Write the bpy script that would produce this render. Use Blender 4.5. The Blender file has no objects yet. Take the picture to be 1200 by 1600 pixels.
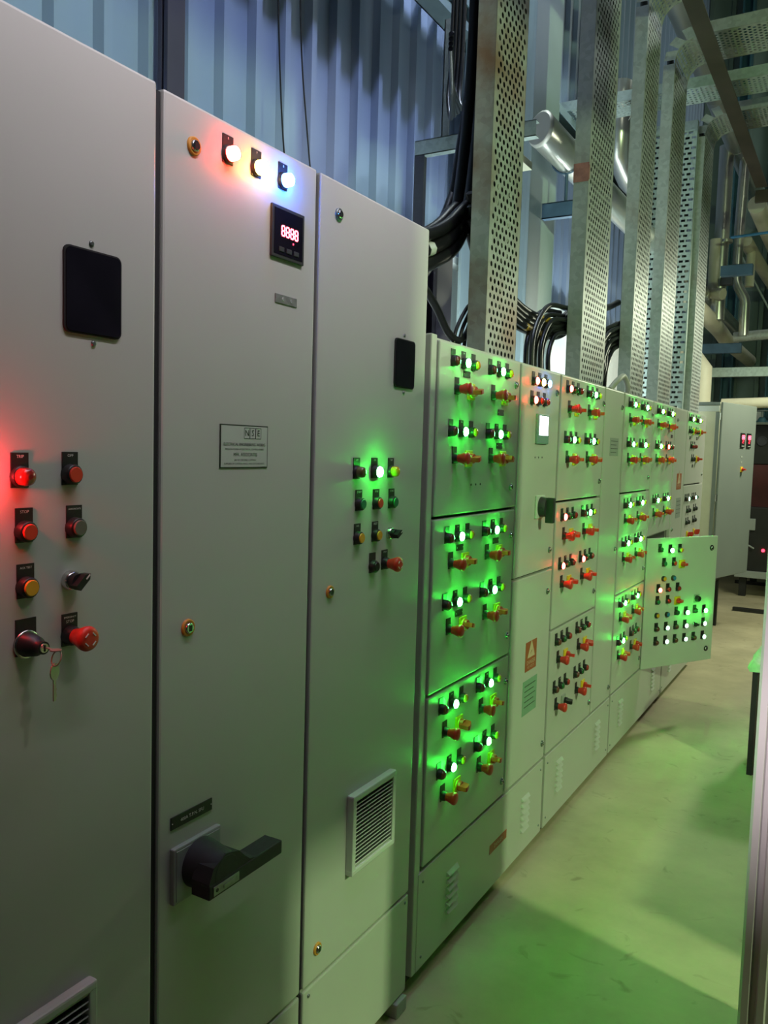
import bpy, bmesh, math, random
from mathutils import Matrix, Vector

# ------------------------------------------------------------------ camera, world, lights, exposure
scene = bpy.context.scene
COL = scene.collection
PI = math.pi
random.seed(7)


def make_camera():
    cd = bpy.data.cameras.new('camera')
    cam = bpy.data.objects.new('camera', cd)
    COL.objects.link(cam)
    pitch, roll, yaw = math.radians(4.48), math.radians(1.64), math.radians(30.14)
    fw = Vector((-math.sin(yaw) * math.cos(pitch), math.cos(yaw) * math.cos(pitch), -math.sin(pitch)))
    r = Vector((math.cos(yaw), math.sin(yaw), 0))
    u = r.cross(fw)
    r2 = math.cos(roll) * r + math.sin(roll) * u
    u2 = -math.sin(roll) * r + math.cos(roll) * u
    m = Matrix((r2, u2, -fw)).transposed().to_4x4()
    m.translation = (1.1, 0, 1.69)
    cam.matrix_world = m
    cd.sensor_fit = 'HORIZONTAL'
    cd.sensor_width = 36
    cd.lens = 36 * 1282 / 1200
    cd.clip_start = 0.02
    scene.camera = cam


make_camera()

world = bpy.data.worlds.new('hall_air')
scene.world = world
world.use_nodes = True
bgn = world.node_tree.nodes['Background']
bgn.inputs[0].default_value = (0.62, 0.80, 1.0, 1)
bgn.inputs[1].default_value = 0.012


def area_light(name, loc, target, size, watts, col, size_y=None):
    d = bpy.data.lights.new(name, 'AREA')
    d.energy = watts
    d.color = col
    d.size = size
    if size_y:
        d.shape = 'RECTANGLE'
        d.size_y = size_y
    o = bpy.data.objects.new(name, d)
    o.location = loc
    o.rotation_euler = (Vector(target) - Vector(loc)).to_track_quat('-Z', 'Y').to_euler()
    COL.objects.link(o)
    return o


area_light('key_lamp', (4.5, 1.57, 3.6), (0, 2.9, 0.6), 0.22, 152, (0.72, 1.0, 0.50))
area_light('upper_fill_light', (4.5, 1.0, 7.0), (0, 1.2, 1.0), 0.35, 30, (0.95, 1.0, 0.80))  # added weak light, makes the shade edge across the tall cabinets
tube = area_light('tall_cabinet_fill', (0.60, 1.36, 3.00), (0, 1.36, 2.44), 0.06, 6.0, (1.0, 0.90, 1.03), 2.0)  # added light without a fixture, brightens the tall cabinets towards their tops
tube.rotation_euler = (0, math.radians(47), 0)
tube.data.spread = math.radians(90)
post_fill = area_light('partition_fill', (0.80, -1.6, 2.1), (0.975, 1.9, 1.15), 0.15, 0.95, (1.0, 0.92, 0.93))  # added narrow light, only brightens the partition edge
post_fill.data.spread = math.radians(14)
wash = area_light('cladding_flood_lamp', (0.35, 2.8, 8.4), (-1.25, 2.8, 4.1), 0.2, 36, (0.54, 0.64, 1.0), 4.0)
wash.rotation_euler = (0, math.atan2(1.6, 4.75), 0)
wash.data.spread = math.radians(37)
rear = area_light('rear_wall_fill', (-0.58, 6.3, 1.75), (-1.2, 6.3, 2.75), 0.12, 75, (0.84, 1.0, 0.98), 5.2)  # added light hidden behind the row, brightens masonry and cladding
rear.rotation_euler = (0, math.radians(155), 0)
area_light('tray_fill', (2.6, 0.9, 4.6), (-0.15, 3.3, 3.1), 0.2, 7, (1.0, 0.98, 0.80)).data.spread = math.radians(26)  # added narrow light to lift the first tray
clad_fill = area_light('cladding_fill', (-0.72, 5.1, 5.6), (-1.2, 5.1, 2.9), 0.2, 24, (0.86, 1.0, 0.98), 3.2)  # added light, brightens the lower cladding beyond the column
clad_fill.rotation_euler = (0, math.atan2(0.42, 3.4), 0)
clad_fill.data.spread = math.radians(70)
area_light('far_floor_fill', (1.2, 8.2, 3.1), (0.2, 7.6, 0), 0.4, 66, (0.95, 1.0, 0.74))  # added light to brighten the far floor
area_light('far_hall_lamp', (2.0, 10.6, 7.5), (-0.6, 10.5, 2.5), 0.8, 45, (0.88, 1.0, 0.92))

scene.view_settings.view_transform = 'Standard'
scene.view_settings.look = 'None'
scene.view_settings.exposure = 0.0
scene.view_settings.gamma = 1.0
scene.view_settings.use_curve_mapping = False
scene.cycles.use_denoising = True
scene.cycles.max_bounces = 6
scene.cycles.sample_clamp_indirect = 3.0


# ------------------------------------------------------------------ materials
def new_mat(name):
    m = bpy.data.materials.new(name)
    m.use_nodes = True
    return m, m.node_tree, m.node_tree.nodes['Principled BSDF']


def mat(name, col, rough=0.5, metal=0.0, var=0.06, scale=9.0, bump=0.0, coat=0.0, spec=None):
    """paint, plastic or metal with slight procedural unevenness"""
    m, nt, b = new_mat(name)
    n = nt.nodes.new('ShaderNodeTexNoise')
    n.inputs['Scale'].default_value = scale
    n.inputs['Detail'].default_value = 5
    tc = nt.nodes.new('ShaderNodeTexCoord')
    nt.links.new(tc.outputs['Object'], n.inputs['Vector'])
    r = nt.nodes.new('ShaderNodeValToRGB')
    c0 = [max(0, c * (1 - var)) for c in col]
    c1 = [min(1, c * (1 + var)) for c in col]
    r.color_ramp.elements[0].position = 0.3
    r.color_ramp.elements[1].position = 0.7
    r.color_ramp.elements[0].color = (*c0, 1)
    r.color_ramp.elements[1].color = (*c1, 1)
    nt.links.new(n.outputs['Fac'], r.inputs['Fac'])
    nt.links.new(r.outputs['Color'], b.inputs['Base Color'])
    b.inputs['Roughness'].default_value = rough
    b.inputs['Metallic'].default_value = metal
    b.inputs['Coat Weight'].default_value = coat
    if spec is not None:
        b.inputs['Specular IOR Level'].default_value = spec
    if bump:
        n2 = nt.nodes.new('ShaderNodeTexNoise')
        n2.inputs['Scale'].default_value = scale * 25
        nt.links.new(tc.outputs['Object'], n2.inputs['Vector'])
        bp = nt.nodes.new('ShaderNodeBump')
        bp.inputs['Strength'].default_value = bump
        bp.inputs['Distance'].default_value = 0.002
        nt.links.new(n2.outputs['Fac'], bp.inputs['Height'])
        nt.links.new(bp.outputs['Normal'], b.inputs['Normal'])
    return m


def emit(name, col, strength, base=None):
    m, nt, b = new_mat(name)
    b.inputs['Base Color'].default_value = (*(base or col), 1)
    b.inputs['Roughness'].default_value = 0.25
    b.inputs['Emission Color'].default_value = (*col, 1)
    b.inputs['Emission Strength'].default_value = strength
    return m


def galv(name, rust=0.0, col=(0.42, 0.45, 0.44)):
    m, nt, b = new_mat(name)
    tc = nt.nodes.new('ShaderNodeTexCoord')
    v = nt.nodes.new('ShaderNodeTexVoronoi')
    v.inputs['Scale'].default_value = 45
    nt.links.new(tc.outputs['Object'], v.inputs['Vector'])
    n = nt.nodes.new('ShaderNodeTexNoise')
    n.inputs['Scale'].default_value = 3.2
    n.inputs['Detail'].default_value = 6
    nt.links.new(tc.outputs['Object'], n.inputs['Vector'])
    r = nt.nodes.new('ShaderNodeValToRGB')
    r.color_ramp.elements[0].color = (*[c * 0.82 for c in col], 1)
    r.color_ramp.elements[1].color = (*[c * 1.12 for c in col], 1)
    nt.links.new(v.outputs['Color'], r.inputs['Fac'])
    mx = nt.nodes.new('ShaderNodeMix')
    mx.data_type = 'RGBA'
    r2 = nt.nodes.new('ShaderNodeValToRGB')
    r2.color_ramp.elements[0].position = 0.60 - rust * 0.22
    r2.color_ramp.elements[1].position = 0.80 - rust * 0.18
    r2.color_ramp.elements[0].color = (0, 0, 0, 1)
    r2.color_ramp.elements[1].color = (rust, rust, rust, 1)
    nt.links.new(n.outputs['Fac'], r2.inputs['Fac'])
    nt.links.new(r2.outputs['Color'], mx.inputs['Factor'])
    nt.links.new(r.outputs['Color'], mx.inputs[6])
    mx.inputs[7].default_value = (0.22, 0.10, 0.035, 1)
    nt.links.new(mx.outputs[2], b.inputs['Base Color'])
    b.inputs['Metallic'].default_value = 0.35
    b.inputs['Roughness'].default_value = 0.48
    return m


def concrete(name):
    m, nt, b = new_mat(name)
    tc = nt.nodes.new('ShaderNodeTexCoord')
    n = nt.nodes.new('ShaderNodeTexNoise')
    n.inputs['Scale'].default_value = 1.6
    n.inputs['Detail'].default_value = 9
    n.inputs['Roughness'].default_value = 0.62
    nt.links.new(tc.outputs['Object'], n.inputs['Vector'])
    r = nt.nodes.new('ShaderNodeValToRGB')
    r.color_ramp.elements[0].position = 0.33
    r.color_ramp.elements[1].position = 0.66
    r.color_ramp.elements[0].color = (0.36, 0.31, 0.20, 1)
    r.color_ramp.elements[1].color = (0.53, 0.46, 0.30, 1)
    nt.links.new(n.outputs['Fac'], r.inputs['Fac'])
    # scuffs
    w = nt.nodes.new('ShaderNodeTexNoise')
    w.inputs['Scale'].default_value = 5.5
    w.inputs['Detail'].default_value = 12
    w.inputs['Distortion'].default_value = 2.2
    nt.links.new(tc.outputs['Object'], w.inputs['Vector'])
    r2 = nt.nodes.new('ShaderNodeValToRGB')
    r2.color_ramp.elements[0].position = 0.62
    r2.color_ramp.elements[1].position = 0.74
    r2.color_ramp.elements[0].color = (1, 1, 1, 1)
    r2.color_ramp.elements[1].color = (0.62, 0.60, 0.56, 1)
    nt.links.new(w.outputs['Fac'], r2.inputs['Fac'])
    mx = nt.nodes.new('ShaderNodeMix')
    mx.data_type = 'RGBA'
    mx.blend_type = 'MULTIPLY'
    mx.inputs['Factor'].default_value = 0.8
    nt.links.new(r.outputs['Color'], mx.inputs[6])
    nt.links.new(r2.outputs['Color'], mx.inputs[7])
    nt.links.new(mx.outputs[2], b.inputs['Base Color'])
    b.inputs['Roughness'].default_value = 0.62
    bp = nt.nodes.new('ShaderNodeBump')
    bp.inputs['Strength'].default_value = 0.15
    bp.inputs['Distance'].default_value = 0.01
    nt.links.new(w.outputs['Fac'], bp.inputs['Height'])
    nt.links.new(bp.outputs['Normal'], b.inputs['Normal'])
    return m


M = dict(
    paint=mat('pebble_grey_paint', (0.50, 0.50, 0.46), 0.42, var=0.03, scale=2.5, bump=0.05),
    paint2=mat('light_grey_paint', (0.55, 0.57, 0.53), 0.42, var=0.03, scale=2.5, bump=0.05),
    frame=mat('frame_grey_paint', (0.36, 0.37, 0.34), 0.5, var=0.04),
    gasket=mat('black_gasket', (0.012, 0.011, 0.012), 0.8),
    inside=mat('dark_cell_shade', (0.05, 0.055, 0.05), 0.7),
    plinth=mat('dark_grey_plinth', (0.075, 0.08, 0.075), 0.6),
    black=mat('black_plastic', (0.012, 0.012, 0.012), 0.42, var=0.15),
    black2=mat('matt_black_plastic', (0.02, 0.021, 0.022), 0.6, var=0.15, scale=60, bump=0.3),
    legend=mat('black_legend', (0.013, 0.012, 0.012), 0.5),
    white=mat('white_print', (0.75, 0.75, 0.72), 0.5),
    red=mat('red_plastic', (0.62, 0.035, 0.018), 0.38),
    redflat=mat('red_button', (0.70, 0.05, 0.02), 0.45),
    redoff=mat('unlit_red_lens', (0.33, 0.02, 0.015), 0.22, coat=0.5),
    greenoff=mat('unlit_green_lens', (0.012, 0.10, 0.03), 0.22, coat=0.5),
    amberoff=mat('unlit_amber_lens', (0.70, 0.30, 0.02), 0.22, coat=0.5),
    olive=mat('unlit_olive_lens', (0.10, 0.10, 0.03), 0.22, coat=0.5),
    darkoff=mat('unlit_dark_red_lens', (0.13, 0.035, 0.02), 0.25, coat=0.5),
    greenbtn=mat('green_button', (0.015, 0.20, 0.075), 0.45),
    yellowbtn=mat('yellow_button', (0.75, 0.36, 0.02), 0.45),
    bluebtn=mat('blue_button', (0.03, 0.20, 0.45), 0.45),
    greybtn=mat('grey_button', (0.15, 0.14, 0.10), 0.5),
    yellow=mat('yellow_plate', (0.72, 0.50, 0.02), 0.45),
    greyplate=mat('grey_plate', (0.30, 0.33, 0.30), 0.5),
    chrome=mat('chromed_metal', (0.62, 0.62, 0.60), 0.22, 1.0, var=0.05),
    keymetal=mat('nickel_key', (0.36, 0.27, 0.22), 0.45, 0.4, var=0.1),
    orange=mat('orange_ring', (0.60, 0.26, 0.03), 0.5),
    lockgrey=mat('zinc_lock', (0.20, 0.23, 0.22), 0.35, 0.7),
    glass=mat('smoked_window', (0.010, 0.009, 0.014), 0.10, var=0.3, coat=0.4),
    platep=mat('printed_plate', (0.50, 0.53, 0.48), 0.4, var=0.02),
    ink=mat('black_ink', (0.02, 0.03, 0.02), 0.5),
    redmark=mat('faded_red_paint', (0.30, 0.13, 0.11), 0.6, var=0.3, scale=30),
    sign=mat('orange_red_sign', (0.36, 0.085, 0.025), 0.5),
    signlight=mat('pale_sign_print', (0.62, 0.45, 0.30), 0.5),
    greenplate=mat('grey_green_plate', (0.20, 0.36, 0.24), 0.45),
    steelpl=mat('steel_sticker', (0.30, 0.29, 0.29), 0.35, 0.5, var=0.2, scale=60),
    hmi=mat('grey_green_casing', (0.17, 0.30, 0.27), 0.45),
    galv=galv('galvanised_steel', 0.35),
    galvr=galv('galvanised_steel_with_rust', 0.85),
    galvp=galv('pale_galvanised_steel', 0.0, (0.42, 0.50, 0.48)),
    clad=mat('blue_grey_cladding', (0.28, 0.35, 0.50), 0.42, var=0.06, scale=1.2),
    masonry=mat('white_masonry', (0.74, 0.76, 0.76), 0.8, var=0.05, bump=0.2),
    column=mat('blue_grey_steel_paint', (0.34, 0.43, 0.46), 0.5, var=0.12, scale=2),
    darksteel=mat('dark_steel', (0.045, 0.045, 0.06), 0.55, var=0.2),
    purple=mat('dark_violet_grey_paint', (0.06, 0.05, 0.085), 0.5, var=0.15, scale=3),
    girt=mat('blue_grey_girt', (0.20, 0.27, 0.30), 0.5, var=0.1),
    bluech=mat('blue_painted_channel', (0.07, 0.13, 0.22), 0.5, var=0.15),
    bluerod=mat('bright_blue_paint', (0.05, 0.22, 0.50), 0.45),
    browns=mat('rusty_brown_steel', (0.055, 0.04, 0.028), 0.7, var=0.3, scale=4),
    alu=mat('aluminium_cladding', (0.70, 0.69, 0.64), 0.30, 0.88, var=0.04, scale=3),
    alumatt=mat('dull_aluminium', (0.55, 0.54, 0.49), 0.5, 0.35, var=0.05, scale=5),
    cream=mat('cream_insulation', (0.66, 0.61, 0.48), 0.5, var=0.08, scale=4),
    creamp=mat('cream_paint', (0.62, 0.60, 0.45), 0.45, var=0.04),
    cable=mat('black_cable', (0.008, 0.008, 0.010), 0.38, var=0.2),
    cabletape=mat('yellow_cable_tape', (0.58, 0.34, 0.05), 0.5),
    cablewhite=mat('white_cable_tie', (0.6, 0.6, 0.6), 0.5),
    greycable=mat('grey_cable', (0.42, 0.42, 0.36), 0.5),
    roof=mat('dark_roof_sheet', (0.03, 0.035, 0.04), 0.7, var=0.2, scale=1),
    backw=mat('green_grey_wall_sheet', (0.17, 0.23, 0.21), 0.55, var=0.12, scale=1.5),
    teal=mat('teal_paint', (0.05, 0.14, 0.18), 0.5, var=0.12),
    whitewall=mat('white_board', (0.75, 0.76, 0.70), 0.6),
    endcab=mat('grey_cabinet_paint', (0.19, 0.215, 0.20), 0.42, var=0.05, scale=2),
    lilac=mat('pale_lilac_grey_paint', (0.50, 0.46, 0.47), 0.45, var=0.04),
    maroon=mat('dark_maroon_paint', (0.085, 0.012, 0.015), 0.5, var=0.2),
    machblack=mat('machine_black', (0.010, 0.010, 0.011), 0.55, var=0.3),
    machgrey=mat('machine_grey', (0.30, 0.33, 0.32), 0.5),
    palegreen=mat('pale_green_sheen', (0.40, 0.50, 0.38), 0.5, var=0.12, scale=30),
    floor=concrete('worn_concrete'),
    litg=emit('lit_green_lens', (0.03, 1.0, 0.06), 330.0),
    litw=emit('lit_pale_green_lens', (0.55, 1.0, 0.72), 4.0),
    litr=emit('lit_red_lens', (1.0, 0.030, 0.022), 80.0),
    litrs=emit('strongly_lit_red_lens', (1.0, 0.025, 0.03), 260.0),
    lity=emit('lit_yellow_lens', (1.0, 0.55, 0.10), 75.0),
    litb=emit('lit_blue_lens', (0.03, 0.17, 1.0), 200.0),
    digit=emit('red_led_digits', (1.0, 0.045, 0.07), 28.0),
    digitlow=emit('small_red_led', (1.0, 0.03, 0.06), 6.0),
    screen=emit('lit_white_screen', (0.9, 1.0, 0.95), 6.0),
)


# ------------------------------------------------------------------ mesh builder
class MB:
    def __init__(self):
        self.v, self.f, self.m, self.s = [], [], [], []

    def add(self, vs, fs, mi=0, smooth=False, T=None):
        b = len(self.v)
        if T is not None:
            vs = [tuple(T @ Vector(p)) for p in vs]
        self.v += [tuple(p) for p in vs]
        for f in fs:
            self.f.append([i + b for i in f])
            self.m.append(mi)
            self.s.append(smooth)
        return self

    def box(self, x0, x1, y0, y1, z0, z1, mi=0, bev=0.0, T=None):
        if bev <= 0:
            vs = [(x, y, z) for x in (x0, x1) for y in (y0, y1) for z in (z0, z1)]
            fs = [(0, 1, 3, 2), (4, 6, 7, 5), (0, 4, 5, 1), (2, 3, 7, 6), (0, 2, 6, 4), (1, 5, 7, 3)]
            return self.add(vs, fs, mi, False, T)
        bm = bmesh.new()
        bmesh.ops.create_cube(bm, size=1)
        for v in bm.verts:
            v.co = ((x0 + x1) / 2 + v.co.x * (x1 - x0), (y0 + y1) / 2 + v.co.y * (y1 - y0), (z0 + z1) / 2 + v.co.z * (z1 - z0))
        bmesh.ops.bevel(bm, geom=bm.edges[:], offset=bev, segments=2, profile=0.6, affect='EDGES')
        bm.verts.ensure_lookup_table()
        vs = [tuple(v.co) for v in bm.verts]
        fs = [[v.index for v in f.verts] for f in bm.faces]
        bm.free()
        return self.add(vs, fs, mi, False, T)

    def lathe(self, prof, n=20, mi=0, cy=0.0, cz=0.0, smooth=True, T=None, caps=True):
        """profile of (x, r) turned about the X axis through (cy, cz)"""
        vs, fs = [], []
        for x, r in prof:
            for k in range(n):
                a = 2 * PI * k / n
                vs.append((x, cy + r * math.cos(a), cz + r * math.sin(a)))
        for i in range(len(prof) - 1):
            for k in range(n):
                k2 = (k + 1) % n
                fs.append((i * n + k, i * n + k2, (i + 1) * n + k2, (i + 1) * n + k))
        self.add(vs, fs, mi, smooth, T)
        if caps:
            b = len(prof) - 1
            self.add(vs[b * n:], [list(range(n))], mi, False, T)
            self.add(vs[:n], [list(range(n))[::-1]], mi, False, T)
        return self

    def tube(self, pts, r, n=10, mi=0, caps=True):
        pts = [Vector(p) for p in pts]
        rs = r if isinstance(r, (list, tuple)) else [r] * len(pts)
        vs, fs = [], []
        ref = None
        for i, p in enumerate(pts):
            d = (pts[min(i + 1, len(pts) - 1)] - pts[max(i - 1, 0)]).normalized()
            if ref is None:
                ref = Vector((0, 0, 1)) if abs(d.z) < 0.9 else Vector((1, 0, 0))
            a = (ref - d * ref.dot(d)).normalized()
            ref = a
            b = d.cross(a)
            for k in range(n):
                t = 2 * PI * k / n
                vs.append(p + (a * math.cos(t) + b * math.sin(t)) * rs[i])
        for i in range(len(pts) - 1):
            for k in range(n):
                k2 = (k + 1) % n
                fs.append((i * n + k, i * n + k2, (i + 1) * n + k2, (i + 1) * n + k))
        self.add(vs, fs, mi, True)
        if caps:
            L = len(pts) - 1
            self.add(vs[:n], [list(range(n))[::-1]], mi)
            self.add(vs[L * n:], [list(range(n))], mi)
        return self

    def prism(self, poly, a0, a1, axis='x', mi=0, T=None):
        """polygon extruded along an axis; poly in the other two axes"""
        n = len(poly)

        def P(a, q):
            return {'x': (a, q[0], q[1]), 'y': (q[0], a, q[1]), 'z': (q[0], q[1], a)}[axis]
        vs = [P(a0, q) for q in poly] + [P(a1, q) for q in poly]
        fs = [list(range(n))[::-1], [n + i for i in range(n)]]
        fs += [(i, (i + 1) % n, n + (i + 1) % n, n + i) for i in range(n)]
        return self.add(vs, fs, mi, False, T)

    def text(self, s, size, cy, cz, x, mi=0, T=None, squeeze=1.0):
        vs, fs = text_geo(s)
        return self.add([(x, cy + p[0] * size * squeeze, cz + p[1] * size) for p in vs], fs, mi, False, T)

    def mesh(self, name, mats):
        me = bpy.data.meshes.new(name)
        me.from_pydata(self.v, [], self.f)
        for m in mats:
            me.materials.append(M[m])
        me.polygons.foreach_set('material_index', self.m)
        me.polygons.foreach_set('use_smooth', self.s)
        bm = bmesh.new()
        bm.from_mesh(me)
        bmesh.ops.recalc_face_normals(bm, faces=bm.faces[:])
        bm.to_mesh(me)
        bm.free()
        me.update()
        return me


_text = {}


def text_geo(s):
    if s not in _text:
        cu = bpy.data.curves.new('lettering', 'FONT')
        cu.body = s
        cu.size = 1
        cu.resolution_u = 2
        cu.align_x = 'CENTER'
        cu.align_y = 'CENTER'
        o = bpy.data.objects.new('lettering', cu)
        me = bpy.data.meshes.new_from_object(o)
        _text[s] = ([tuple(v.co) for v in me.vertices], [list(p.vertices) for p in me.polygons])
        bpy.data.objects.remove(o)
        bpy.data.meshes.remove(me)
        bpy.data.curves.remove(cu)
    return _text[s]


def link(name, data, parent=None, T=None):
    o = bpy.data.objects.new(name, data)
    COL.objects.link(o)
    if parent is not None:
        o.parent = parent
    if T is not None:
        o.matrix_basis = T
    return o


def part(name, mb, mats, parent, T=None):
    if isinstance(mats, str):
        mats = [mats]
    return link(name, mb.mesh(name, mats), parent, T)


def tag(o, label, cat, group=None, kind=None):
    o['label'] = label
    o['category'] = cat
    if group:
        o['group'] = group
    if kind:
        o['kind'] = kind
    return o


def thing(name, label, cat, loc=(0, 0, 0), group=None, rz=0.0):
    o = link(name, None)
    o.location = loc
    o.rotation_euler = (0, 0, rz)
    return tag(o, label, cat, group)


def struct(name, mb, mats, parent=None):
    o = part(name, mb, mats, parent)
    if parent is None:
        o['kind'] = 'structure'
    return o


def Tr(x, y, z):
    return Matrix.Translation((x, y, z))


def smooth_path(pts, k=8):
    pts = [Vector(p) for p in pts]
    out = []
    P = [pts[0] * 2 - pts[1]] + pts + [pts[-1] * 2 - pts[-2]]
    for i in range(1, len(P) - 2):
        for j in range(k):
            t = j / k
            a, b, c, d = P[i - 1], P[i], P[i + 1], P[i + 2]
            out.append(0.5 * ((2 * b) + (c - a) * t + (2 * a - 5 * b + 4 * c - d) * t * t + (3 * b - a - 3 * c + d) * t ** 3))
    out.append(pts[-1])
    return out


# ------------------------------------------------------------------ room shell
struct('floor', MB().box(-1.4, 7, -3, 13.2, -0.12, 0), 'floor')

Z_LEDGE = 2.87
struct('wall_left', MB().box(-1.42, -1.2, -3, 13, 0, Z_LEDGE - 0.05), 'masonry')
struct('trim_1', MB().box(-1.42, -1.13, -3, 13, Z_LEDGE - 0.05, Z_LEDGE, bev=0.008), 'masonry')


def sheet_mesh():
    """one metre of trapezoidal sheet, 0.2 m pitch, standing along Y"""
    prof = []
    for k in range(5):
        y = k * 0.2
        prof += [(0, y), (0, y + 0.128), (0.036, y + 0.145), (0.036, y + 0.183)]
    prof.append((0, 1.0))
    z0, z1 = 0, 6.4
    mb = MB()
    vs, fs = [], []
    for x, y in prof:
        vs += [(x, y, z0), (x, y, z1)]
    for i in range(len(prof) - 1):
        fs.append((2 * i, 2 * i + 2, 2 * i + 3, 2 * i + 1))
    mb.add(vs, fs)
    b = [(x - 0.02, y) for x, y in prof]
    return mb


cladding = link('wall_left', None)
cladding.name = 'wall_left_cladding'
cladding['kind'] = 'structure'
cladding.location = (-1.25, -2.94, Z_LEDGE)
sm = sheet_mesh().mesh('cladding_sheet', ['clad'])
for k in range(16):
    link('cladding_sheet', sm, cladding, Tr(0, k, 0))

bk = MB().box(-1.4, 7, 13.0, 13.2, 0, 9.2)
wall_back = struct('wall_back', bk, 'backw')
rib = MB().box(-0.03, 0.03, 12.965, 13.0, 0, 9.0, bev=0.006).mesh('panel_rib', ['backw'])
for k in range(24):
    link('panel_rib', rib, wall_back, Tr(-1.2 + k * 0.3, 0, 0))
ceil = struct('ceiling', MB().box(-1.4, 7, -3, 13.2, 9.2, 9.3), 'roof')
pm = MB().box(-1.4, 7, -0.06, 0.06, 9.0, 9.2).mesh('roof_purlin', ['darksteel'])
for k in range(8):
    link('roof_purlin', pm, ceil, Tr(0, -2 + k * 2, 0))

# unseen blockers right of the aisle, added to shade cabinets and floor
struct('shade_blocker', MB().box(1.60, 1.80, -1.5, 1.545, 0, 3.2), 'darksteel')
struct('shade_blocker', MB().box(1.60, 1.80, 1.545, 1.87, 1.84, 3.2), 'darksteel')
struct('shade_blocker', MB().box(1.60, 1.80, 1.545, 3.20, 3.45, 4.4), 'darksteel')
struct('shade_blocker', MB().box(1.60, 1.80, 2.65, 7.5, 0, 1.02), 'darksteel')

# ------------------------------------------------------------------ panel devices (shared meshes)
_cache = {}


def shared(key, fn, mats):
    if key not in _cache:
        _cache[key] = fn().mesh(key, mats)
    return _cache[key]


def plate_mesh(txt, w=0.030, z0=-0.017, z1=0.036):
    mb = MB().box(0, 0.002, -w / 2, w / 2, z0, z1)
    if txt:
        lines = txt.split('/')
        for i, t in enumerate(lines):
            sz = 0.0065 if len(t) <= 4 else 0.03 / len(t) * 1.25
            mb.text(t, sz, 0, z1 - 0.006 - i * 0.007, 0.0026, 1)
    return mb


def legend(p, txt='', s=1.0, w=0.030, z1=0.036):
    me = shared('legend_plate_%s_%g_%g' % (txt, w, z1), lambda: plate_mesh(txt, w, z1=z1), ['legend', 'white'])
    return link('legend_plate', me, p)


def indicator(par, T, lens='greenoff', txt='', plate=True, dome=False):
    if dome:
        me = shared('dome_bezel', lambda: MB().lathe([(0, 0.0165), (0.007, 0.0165), (0.009, 0.0150), (0.009, 0.012)], 20), ['black'])
    else:
        me = shared('indicator_bezel', lambda: MB().lathe([(0, 0.0165), (0.015, 0.0163), (0.017, 0.0152), (0.017, 0.012)], 20), ['black'])
    o = link('indicator_lamp', me, par, T)
    prof = [(0.006, 0.0140), (0.018, 0.0140), (0.023, 0.0130), (0.026, 0.009), (0.0275, 0.004)] if dome else [(0.012, 0.0140), (0.0180, 0.0140), (0.0215, 0.0128), (0.0240, 0.009), (0.0250, 0.004)]
    lm = shared('lens_%s_%d' % (lens, dome), lambda: MB().lathe(prof, 20), [lens])
    link('lens', lm, o)
    if plate:
        legend(o, txt)
    return o


def push_button(par, T, cap='redflat', txt='', plate=True, bezel='black'):
    me = shared('button_bezel_' + bezel, lambda: MB().lathe([(0, 0.0170), (0.013, 0.0160), (0.015, 0.0145), (0.015, 0.012)], 20), [bezel])
    o = link('push_button', me, par, T)
    cm = shared('button_cap_' + cap, lambda: MB().lathe([(0.010, 0.0125), (0.0165, 0.0125), (0.018, 0.0115)], 20), [cap])
    link('button_cap', cm, o)
    if plate:
        legend(o, txt)
    return o


def mushroom_mesh(marks):
    mb = MB().lathe([(0.012, 0.0125), (0.022, 0.0135), (0.032, 0.0170), (0.040, 0.0200), (0.045, 0.0205), (0.049, 0.0185), (0.051, 0.014), (0.0515, 0.006)], 24)
    if marks:
        for k in range(4):
            a = PI / 4 + k * PI / 2
            R = Matrix.Rotation(a, 4, 'X')
            mb.box(0.0505, 0.0522, 0.0095, 0.0110, -0.004, 0.004, 1, T=R)
    return mb


def emergency_stop(par, T, txt='', marks=False):
    me = shared('estop_collar', lambda: MB().lathe([(0, 0.0165), (0.010, 0.0160), (0.016, 0.0135)], 20), ['black'])
    o = link('emergency_stop', me, par, T)
    link('mushroom_head', shared('mushroom_head_%d' % marks, lambda: mushroom_mesh(marks), ['red', 'white']), o)
    legend(o, txt)
    return o


def rotary(par, T, style='y', ang=0.0):
    pl, kn = {'y': ('yellow', 'red'), 'k': ('greyplate', 'black')}[style]
    me = shared('rotary_plate_' + pl, lambda: MB().box(0, 0.006, -0.026, 0.026, -0.026, 0.026, bev=0.002).lathe([(0.006, 0.020), (0.010, 0.019)], 20), [pl])
    o = link('rotary_switch', me, par, T)

    def kmesh():
        mb = MB().lathe([(0.010, 0.017), (0.020, 0.0165), (0.022, 0.015)], 20)
        R = Matrix.Rotation(ang, 4, 'X')
        mb.prism([(0.016, -0.021), (0.038, -0.017), (0.043, -0.010), (0.048, 0.014), (0.046, 0.021), (0.038, 0.022), (0.016, 0.019)], -0.0070, 0.0070, 'y', T=R)
        return mb
    link('knob', shared('rotary_knob_%s_%g' % (kn, ang), kmesh, [kn]), o)
    return o


def selector(par, T, ang=-0.7):
    me = shared('selector_bezel', lambda: MB().lathe([(0, 0.0165), (0.010, 0.0160), (0.012, 0.014)], 20), ['chrome'])
    o = link('selector_switch', me, par, T)

    def kmesh():
        R = Matrix.Rotation(ang, 4, 'X')
        mb = MB().lathe([(0.010, 0.0135), (0.022, 0.0125)], 18)
        mb.prism([(-0.0125, -0.006), (0.012, -0.006), (0.019, 0), (0.012, 0.006), (-0.0125, 0.006)], 0.018, 0.034, 'x', T=R)
        mb.box(0.0338, 0.0346, 0.007, 0.017, -0.0012, 0.0012, 1, T=R)
        return mb
    link('knob', shared('selector_knob_%g' % ang, kmesh, ['black', 'white']), o)
    return o


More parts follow.
